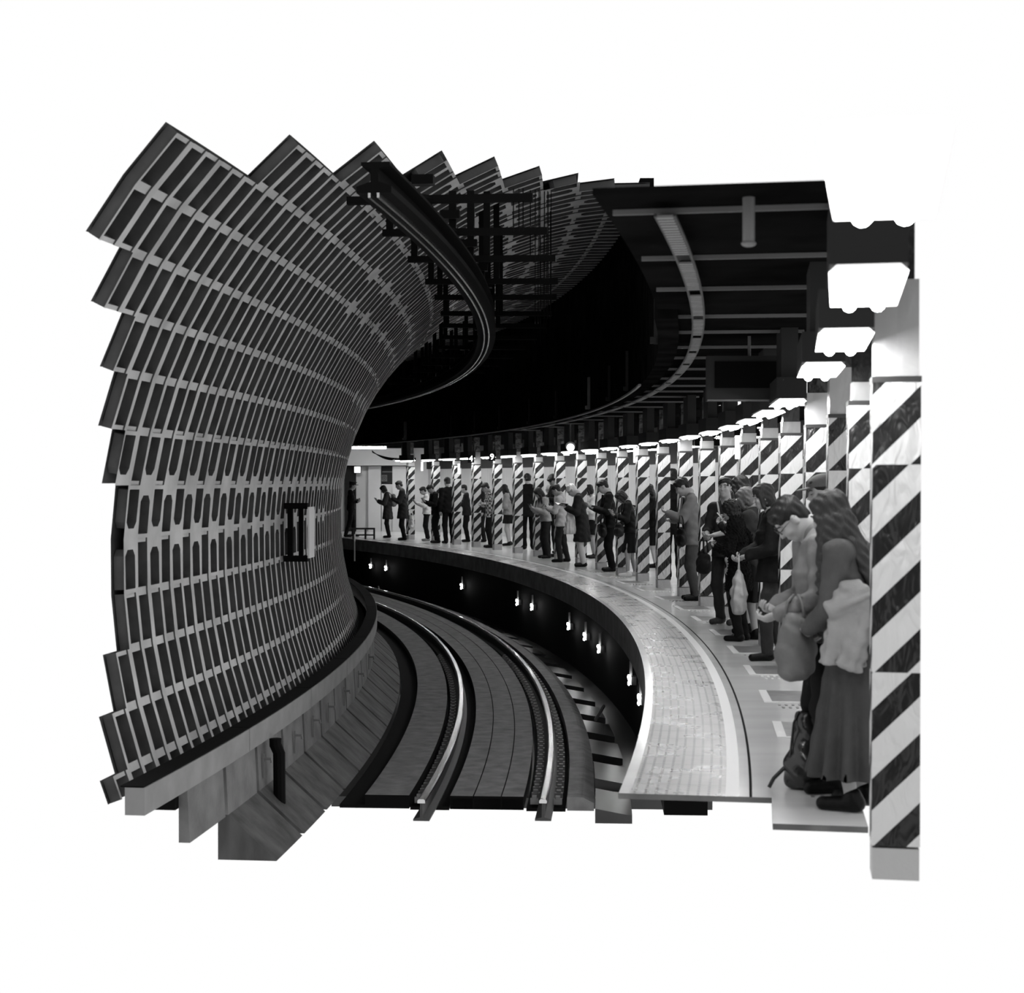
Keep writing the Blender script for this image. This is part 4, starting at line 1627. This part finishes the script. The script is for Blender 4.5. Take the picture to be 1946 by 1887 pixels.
def bag(kind, pos, rz, size, tone, label, strap=None, hang=None):
    """soft bag hanging from pos (its top centre); size = width, depth, height"""
    root = tag(empty({'plastic': 'plastic_bag', 'pack': 'backpack', 'tote': 'tote_bag', 'shoulder': 'shoulder_bag', 'brief': 'briefcase'}[kind], pos, rz), label, 'bag')
    W, D, Hh = size
    m = cloth(tone, .55 if kind in ('brief', 'shoulder') else .8)
    f = Field(0.03)
    top_z = -0.02 if kind == 'pack' else -0.09 if kind == 'tote' else -0.16
    if kind == 'plastic':
        f.cone((0, 0, top_z), (0, 0, top_z - Hh * .55), (W * .20, D * .25), (W * .50, D * .5), fold=.14, nf=7)
        f.cone((0, 0, top_z - Hh * .5), (0, 0, top_z - Hh), (W * .50, D * .5), (W * .38, D * .42), fold=.06, nf=7, rnd=.05)
        f.cap((-W * .1, 0, top_z + .02), (-W * .16, 0, top_z - .1), .014, .03)
        f.cap((W * .1, 0, top_z + .02), (W * .16, 0, top_z - .1), .014, .03)
    else:
        f.cone((0, 0, top_z), (0, 0, top_z - Hh), (W * .46, D * .42), (W * .52, D * .55), rnd=min(D * .4, .05))
        f.ell((0, 0, top_z - Hh * .6), (W * .5, D * .62, Hh * .42))
    skin('bag_body', f.mesh(.011, (0.006, 34)), m, root)
    if kind == 'pack':
        p = Field(.02)
        p.ell((0, -D * .55, top_z - Hh * .65), (W * .36, D * .25, Hh * .24))
        skin('front_pocket', p.mesh(.011, (.003, 40)), m, root)
        for sx in (-1, 1):
            mb = MB()
            mb.tube([(sx * W * .25, D * .35, top_z - .02), (sx * W * .3, D * .75, top_z + .05), (sx * W * .32, D * .95, top_z - Hh * .4), (sx * W * .3, D * .5, top_z - Hh * .85)], .014, 6)
            mb.build('strap', m, root, smooth=True)
    elif kind == 'plastic':
        for sx in (-1, 1):
            mb = MB()
            mb.tube([(sx * W * .12, 0, top_z), (sx * W * .06, 0, top_z * .4), (0, 0, 0.0)], [.014, .008, .006], 6)
            mb.build('handle', m, root, smooth=True)
    else:
        for sy in (-1, 1):
            mb = MB()
            mb.tube([(-W * .22, sy * D * .3, top_z - .02), (-W * .17, sy * D * .22, top_z * .35), (0, sy * .012, 0.0), (W * .17, sy * D * .22, top_z * .35), (W * .22, sy * D * .3, top_z - .02)], .009, 6)
            mb.build('handle', m, root, smooth=True)
    return root


# ---------------------------------------------------------------- the people, from the far left to the near right
def at(x, yf):
    """ground point from how far below the eye-level line a figure's feet stand"""
    t = 4950.0 / (yf - 915)
    return (x - 973) * t / 3000, t


def P(label, x, yf, ytop, face, **k):
    X, t = at(x, yf)
    H = (yf - ytop) * t / 3000 * 1.0
    if 'H' in k:
        H = k.pop('H')
    k.setdefault('h', 0.016 if t > 28 else 0.013 if t > 19 else 0.010)
    return person(label, X, t, H, face, **k)


READ = ((-0.10, 0.30, 1.17), (0.09, 0.32, 1.19))       # both hands up before the chest
ONE = ((-0.24, 0.04, 0.80), (0.07, 0.30, 1.20))        # right hand up, left down
ONEL = ((-0.07, 0.30, 1.20), (0.25, 0.04, 0.80))
DOWN = ((-0.24, 0.03, 0.79), (0.24, 0.03, 0.79))
FOLD = ((0.10, 0.20, 1.10), (-0.12, 0.22, 1.14))

a = P('person in dark station uniform and peaked cap, facing right, farthest left of all', 667, 1020, 917, -80, hair=('short', 'k'), cap=(40, 'peaked'), top=('jacket', 28, .84),
      bottom=('trousers', 26), pitch=8, lean=0, hands=FOLD, shirt=190, feet=((-.16, .12), (.17, -.14)))
a = P('woman in grey coat with pale backpack looking at her phone, far left', 737, 1022, 922, 92, female=True, hair=('bob', 'k'), top=('coat', 58, .60), bottom=('trousers', 28), hands=READ, pitch=28, lean=5)
phone(a['hands'][1], a['fd'][1], 'phone held by the far woman with the pale backpack')
bag('pack', a['M'] @ Vector((0, -.16, 1.30)), radians(92), (.30, .16, .36), 95, 'pale grey backpack worn by the far woman in the grey coat')
a = P('man in long dark coat with a bag, left of the farthest striped column', 766, 1026.7, 914, 95, hair=('short', 'b'), top=('coat', 52, .62), bottom=('trousers', 30), hands=ONEL, pitch=18, shirt=170)
bag('brief', a['hands'][1], radians(95), (.36, .10, .26), 24, 'black briefcase held by the man in the long dark coat')
a = P('person in white jacket and dark trousers beside the farthest striped column', 811, 1028, 925, 100, female=True, hair=('short', 'k'), top=('jacket', 222, .84), bottom=('trousers', 34), hands=READ, pitch=22, shoes=150)
phone(a['hands'][1], a['fd'][1], 'phone held by the person in the white jacket')
bag('tote', a['hands'][0] + Vector((-.1, -.05, -.25)), radians(100), (.30, .12, .36), 225, 'white tote bag of the person in the white jacket')
a = P('man in dark suit bent over his phone, right of the white jacket', 829, 1032, 919, 105, hair=('short', 'k'), top=('jacket', 26), bottom=('trousers', 24), hands=READ, pitch=34, lean=7, shirt=215, tie=40)
phone(a['hands'][1], a['fd'][1], 'phone held by the dark-suited man beside the white jacket')
a = P('man in black suit with his back turned and a white collar, left of a column', 853, 1033, 908, 25, hair=('short', 'b'), top=('jacket', 18, .80), bottom=('trousers', 18), hands=DOWN, pitch=12, shirt=225)
a = P('person in dark grey jacket and cap-like hair, facing left between two far columns', 887, 1030, 922, 95, hair=('short', 'k'), top=('jacket', 44, .80), bottom=('trousers', 26), hands=FOLD, pitch=10, lean=3)
bag('shoulder', a['M'] @ Vector((.24, -.02, .92)), radians(95), (.30, .12, .22), 30, 'dark shoulder bag of the person in the dark grey jacket')
a = P('person in dark clothes half hidden behind the column left of the plaid shirt', 918, 1030, 914, 90, hair=('short', 'k'), top=('jacket', 30), bottom=('trousers', 30), hands=DOWN, pitch=15)
M_PLAID = mat('plaid_shirt_cloth', 0.2, rough=0.85)
nt = M_PLAID.node_tree
tc = nt.nodes.new('ShaderNodeTexCoord')
mp = nt.nodes.new('ShaderNodeMapping')
mp.inputs['Scale'].default_value = (11, 11, 11)
nt.links.new(tc.outputs['Object'], mp.inputs[0])
ck = nt.nodes.new('ShaderNodeTexChecker')
ck.inputs['Scale'].default_value = 1.6
ck.inputs['Color1'].default_value = (.42, .42, .42, 1)
ck.inputs['Color2'].default_value = (.05, .05, .05, 1)
nt.links.new(mp.outputs[0], ck.inputs['Vector'])
nt.links.new(ck.outputs['Color'], nt.nodes['Principled BSDF'].inputs['Base Color'])
CLOTH[(-1, .8)] = M_PLAID
a = P('person in plaid shirt with folded arms and dark trousers, beside a column', 931, 1041, 917, 100, hair=('short', 'b'), top=('shirt', -1, .80), bottom=('trousers', 36), hands=FOLD, pitch=28, lean=3)
a = P('woman with long dark hair in grey cape with black shoulder bag', 966, 1037, 921, 80, female=True, hair=('long', 'k'), top=('cape', 130, .86), bottom=('skirt', 30, .62), hands=((-.1, .25, 1.1), (.2, .1, .95)), pitch=18, shoes=25)
bag('shoulder', a['M'] @ Vector((.22, -.02, 1.12)), radians(80), (.26, .12, .22), 16, 'black shoulder bag on the woman in the grey cape')
a = P('broad man in black suit seen squarely from behind, right of a column', 1004, 1044, 901, 10, hair=('short', 'k'), top=('coat', 14, .74), bottom=('trousers', 14), hands=DOWN, pitch=10, wide=1.08)
a = P('woman with long dark hair, pale jacket and dark jeans, bent over her phone', 1037, 1061, 925, 110, female=True, hair=('long', 'k'), top=('sweater', 150, .88), bottom=('trousers', 46), hands=READ, pitch=30, lean=8)
phone(a['hands'][1], a['fd'][1], 'phone held by the long-haired woman in dark jeans', False)
a = P('tall man with white collar looking down behind the beige jacket', 1064, 1059, 898, 120, hair=('short', 'k'), top=('jacket', 24), bottom=('trousers', 24), hands=READ, pitch=40, lean=6, shirt=230)
a = P('older person with glasses and dark jacket glimpsed behind the woman in jeans', 1048, 1051, 921, 150, hair=('bald', 'b'), glasses=True, top=('jacket', 40), bottom=('trousers', 30), hands=READ, pitch=18, shirt=180, eyes='open')
a = P('person with tousled hair in beige jacket and dark trousers, facing left', 1068, 1068.5, 920, 75, hair=('short', 'k'), top=('jacket', 162, .78), bottom=('trousers', 46), hands=READ, pitch=26, lean=4, feet=((-.11, .05), (.12, -.06)))
phone(a['hands'][0], a['fd'][0], 'phone held by the person in the beige jacket')
a = P('white-haired person in long dark coat and pale trousers reading a book', 1106, 1077, 916, 88, hair=('short', 'w'), top=('coat', 42, .50), bottom=('trousers', 190), hands=READ, pitch=36, lean=10, shoes=20)
book(a['hands'][1] - Vector((0.03, 0, 0)), a['fd'][1], 'open book in the hands of the white-haired reader')
cf = Field(.03)
cf.cone((0, 0, 0), (0, 0, -.46), (.06, .05), (.12, .06), fold=.16, nf=8)
o = skin('folded_coat', cf.mesh(.013, (.006, 30)), cloth(200), None)
o.location = a['hands'][0] + Vector((0.12, -.06, -.06))
tag(o, 'pale coat draped over the arm of the white-haired reader', 'coat')
a = P('dark-haired woman in pale blouse partly hidden behind the white-haired reader', 1128, 1061, 922, 100, female=True, hair=('bob', 'k'), top=('shirt', 205, .90), bottom=('skirt', 30, .55), hands=READ, pitch=15, shoes=25)
a = P('young man in dark suit and white shirt looking at his phone', 1160, 1086, 911, 92, hair=('short', 'k'), top=('jacket', 22), bottom=('trousers', 18), hands=((-.12, .30, 1.16), (.06, .36, 1.19)), pitch=26, lean=5, shirt=228)
phone(a['hands'][1], a['fd'][1], 'phone held by the young man in the dark suit')
bag('shoulder', a['M'] @ Vector((-.2, .16, 1.06)), radians(92), (.32, .12, .26), 26, 'dark bag slung on the young man in the dark suit')
a = P('woman in dark skirt suit and white shoes bent over her phone', 1200, 1096, 928, 88, female=True, hair=('bob', 'b'), top=('jacket', 34, .84), bottom=('skirt', 30, .46), hands=READ, pitch=38, lean=9, shoes=215, shirt=200, feet=((-.09, .10), (.10, -.05)))
phone(a['hands'][1], a['fd'][1], 'phone held by the woman in the dark skirt suit')
bag('shoulder', a['M'] @ Vector((-.14, .22, 1.10)), radians(88), (.34, .14, .24), 50, 'dark grey bag hanging from the arm of the woman in the skirt suit')
a = P('long-haired woman in black dress holding up a book, behind a column', 1243, 1079, 921, 85, female=True, hair=('long', 'k'), top=('jacket', 22, .84), bottom=('skirt', 20, .46), hands=((-.09, .34, 1.20), (.07, .36, 1.20)), pitch=14, shoes=18)
book(a['hands'][1], a['fd'][1], 'pale book held up by the woman in the black dress')
a = P('tall man in black suit seen from behind between two columns', 1280, 1105, 890, 5, hair=('short', 'k'), top=('coat', 14, .72), bottom=('trousers', 14), hands=DOWN, pitch=6, shirt=200, wide=1.0, H=1.84)
a = P('man in grey suit facing left and checking his wrist, with dark tie', 1318, 1141, 905, 90, hair=('short', 'k'), top=('jacket', 112, .76), bottom=('trousers', 84), hands=((-.02, .36, 1.20), (.12, .30, 1.10)), pitch=30, lean=6, shirt=225, tie=25)
bag('shoulder', a['M'] @ Vector((-.22, .20, 1.18)), radians(90), (.30, .12, .26), 20, 'black bag under the arm of the man in the grey suit')
a = P('man with closed eyes in dark short-sleeved shirt, facing the camera', 1380, 1187, 912, 140, hair=('short', 'k'), top=('shirt', 50, .80), bottom=('trousers', 58), hands=((-.02, .30, 1.06), (.10, .28, 1.03)), pitch=-4, yaw=12, lean=0, sleeve='elbow', h=.009, eyes='closed', shoes=70)
bag('shoulder', a['hands'][1] + Vector((-.02, .0, 0.03)), radians(120), (.20, .10, .26), 40, 'small dark bag hanging from the hands of the man with closed eyes')
cf = Field(.03)
cf.cone((0, 0, 0), (0, 0, -.40), (.12, .05), (.10, .06), fold=.10, nf=6)
cf.ell((0, 0, -.40), (.09, .06, .08))
o = skin('folded_jacket', cf.mesh(.011, (.007, 30)), cloth(178), None)
o.location = (a['M'].translation.x + .08, a['M'].translation.y - .20, .99)
tag(o, 'pale folded jacket hanging at the waist of the man with closed eyes', 'jacket')
mb = MB()
mb.tube([a['M'] @ Vector(q) for q in ((.10, .03, 1.42), (.0, .145, 1.27), (-.09, .165, 1.12), (-.05, .26, 1.05))], .011, 6)
tag(mb.build('bag_strap', cloth(150), smooth=True), 'pale strap across the chest of the man with closed eyes', 'strap')
a = P('short person with curly black hair in dark fur-trimmed coat', 1405, 1218, 955, 60, female=True, hair=('curly', 'k'), top=('fur', 16, .62), bottom=('trousers', 24), hands=((-.10, .25, 1.15), (.24, .10, 1.0)), pitch=10, h=.010, wide=.75)
a = P('person with black bobbed hair behind the curly-haired person', 1426, 1205, 905, 50, female=True, hair=('bob', 'k'), top=('jacket', 20, .70), bottom=('skirt', 18, .5), hands=READ, pitch=20, h=.011)
a = P('person with pale brown bobbed hair between the curly hair and the column', 1437, 1214, 926, 60, female=True, hair=('bob', 'l'), top=('jacket', 60, .70), bottom=('skirt', 34, .42), hands=((-.06, .32, 1.26), (.1, .3, 1.16)), pitch=25, shoes=20, h=.011)
mb = MB()
p0 = a['hands'][0]
mb.tube([p0, p0 + Vector((-.08, 0, .10))], .006, 6)
tag(mb.build('pen', M_WALLW, loc=(0, 0, 0)), 'thin white stick held up beside the curly black hair', 'stick')
a = P('woman in dark woolly coat with fringe, carrying a pale plastic bag', 1468, 1254, 922, 92, female=True, hair=('bob', 'b'), top=('coat', 30, .76), bottom=('trousers', 62), hands=((-.09, .25, 1.02), (.10, .28, 1.0)), pitch=14, lean=2, h=.009, shoes=22, feet=((-.10, .10), (.11, -.08)))
bag('plastic', a['hands'][0] + Vector((-.02, -.03, 0.02)), radians(80), (.27, .16, .38), 158, 'pale crumpled plastic bag hanging from the hand of the woman in the woolly coat')
a = P('person in flat cap glimpsed behind the bent head with glasses', 1590, 1361, 910, 92, hair=('short', 'k'), cap=(95, 'flat'), top=('jacket', 34), bottom=('trousers', 26), hands=DOWN, pitch=8, h=.012, H=1.68)

# the two nearest
a = P('person with glasses in beige knit top, head bowed, holding a big tote bag', 1570, 1502, 932, 93, hair=('short', 'k'), glasses=True, top=('sweater', 112, .84), bottom=('trousers', 30), hands=((-.14, .30, 1.0), (.08, .27, 1.03)), pitch=44, lean=9, h=.008, shoes=22, H=1.62)
NEAR1 = a
bag('tote', Vector((1.47, 8.17, 1.06)), radians(75), (.30, .17, .34), 98, 'big pale brown tote bag held in front of the person in the beige knit top')
a = P('woman with very long dark hair and long pleated skirt beside the nearest column', 1620, 1537, 944, 58, female=True, hair=('xlong', 'b'), top=('jacket', 86, .88), bottom=('skirt', 74, .18), hands=((-.06, .22, .96), (.12, .22, .93)), pitch=22, lean=4, h=.008, shoes=22, H=1.60)
NEAR2 = a
sc_ = Field(.02)
sc_.cone((0, 0, 0), (0, 0, -.36), (.05, .035), (.06, .04), fold=.08, nf=5)
M_STRIPED = mat('striped_scarf_cloth', 0.3, rough=0.9)
nt = M_STRIPED.node_tree
tc = nt.nodes.new('ShaderNodeTexCoord')
wv = nt.nodes.new('ShaderNodeTexWave')
wv.bands_direction = 'Z'
wv.inputs['Scale'].default_value = 14
nt.links.new(tc.outputs['Object'], wv.inputs['Vector'])
rp = nt.nodes.new('ShaderNodeMapRange')
rp.inputs['To Min'].default_value = .02
rp.inputs['To Max'].default_value = .6
nt.links.new(wv.outputs['Fac'], rp.inputs['Value'])
nt.links.new(rp.outputs[0], nt.nodes['Principled BSDF'].inputs['Base Color'])
o = skin('striped_scarf', sc_.mesh(.009, (.004, 40)), M_STRIPED, None)
o.location = (1.82, 7.72, 1.06)
tag(o, 'black and white striped scarf hanging beside the nearest column', 'scarf')
cf = Field(.03)
cf.k = .018
cf.cone((0, 0, .02), (-.03, 0, -.36), (.075, .05), (.10, .06), fold=.30, nf=5, rnd=.012)
cf.cone((-.11, -.02, -.09), (.11, -.04, .0), (.055, .05), (.045, .05), side=(0, 1, 0), fold=.22, nf=4)
cf.cone((.11, -.04, -.02), (-.01, -.06, -.38), (.05, .035), (.055, .03), fold=.25, nf=4)
cf.cone((-.05, -.03, .02), (.07, -.02, .05), (.035, .03), (.03, .03), side=(0, 1, 0))
o = skin('draped_jacket', cf.mesh(.008, (.004, 45)), cloth(132), None)
o.location = (1.66, 7.80, 1.10)
tag(o, 'pale jacket bundled over the arms of the long-haired woman', 'jacket')
X, t = at(1532, 1500)
r_ = tag(empty('rucksack', (X, t, 0)), 'limp black bag with straps standing on the floor by the nearest feet', 'bag')
f = Field(.04)
f.cone((0, 0, .42), (0, 0, .02), (.05, .05), (.10, .09))
f.ell((.0, 0, .12), (.12, .10, .12))
f.cut((0, 0, .004), (0, 0, -1))
skin('bag_body', f.mesh(.010, (.007, 30)), M_BLKPLASTIC, r_)
mb = MB()
mb.tube([(-.05, -.02, .14), (-.12, -.02, .115), (-.175, -.02, .06), (-.20, -.02, .012)], .011, 8)
mb.build('strap', M_BLKPLASTIC, r_, smooth=True)
mb = MB()
mb.tube([(-.04, -.03, .42), (-.07, -.03, .36), (-.09, -.03, .18), (-.085, -.03, .10)], .006, 6)
mb.build('cord', M_BLKPLASTIC, r_, smooth=True)
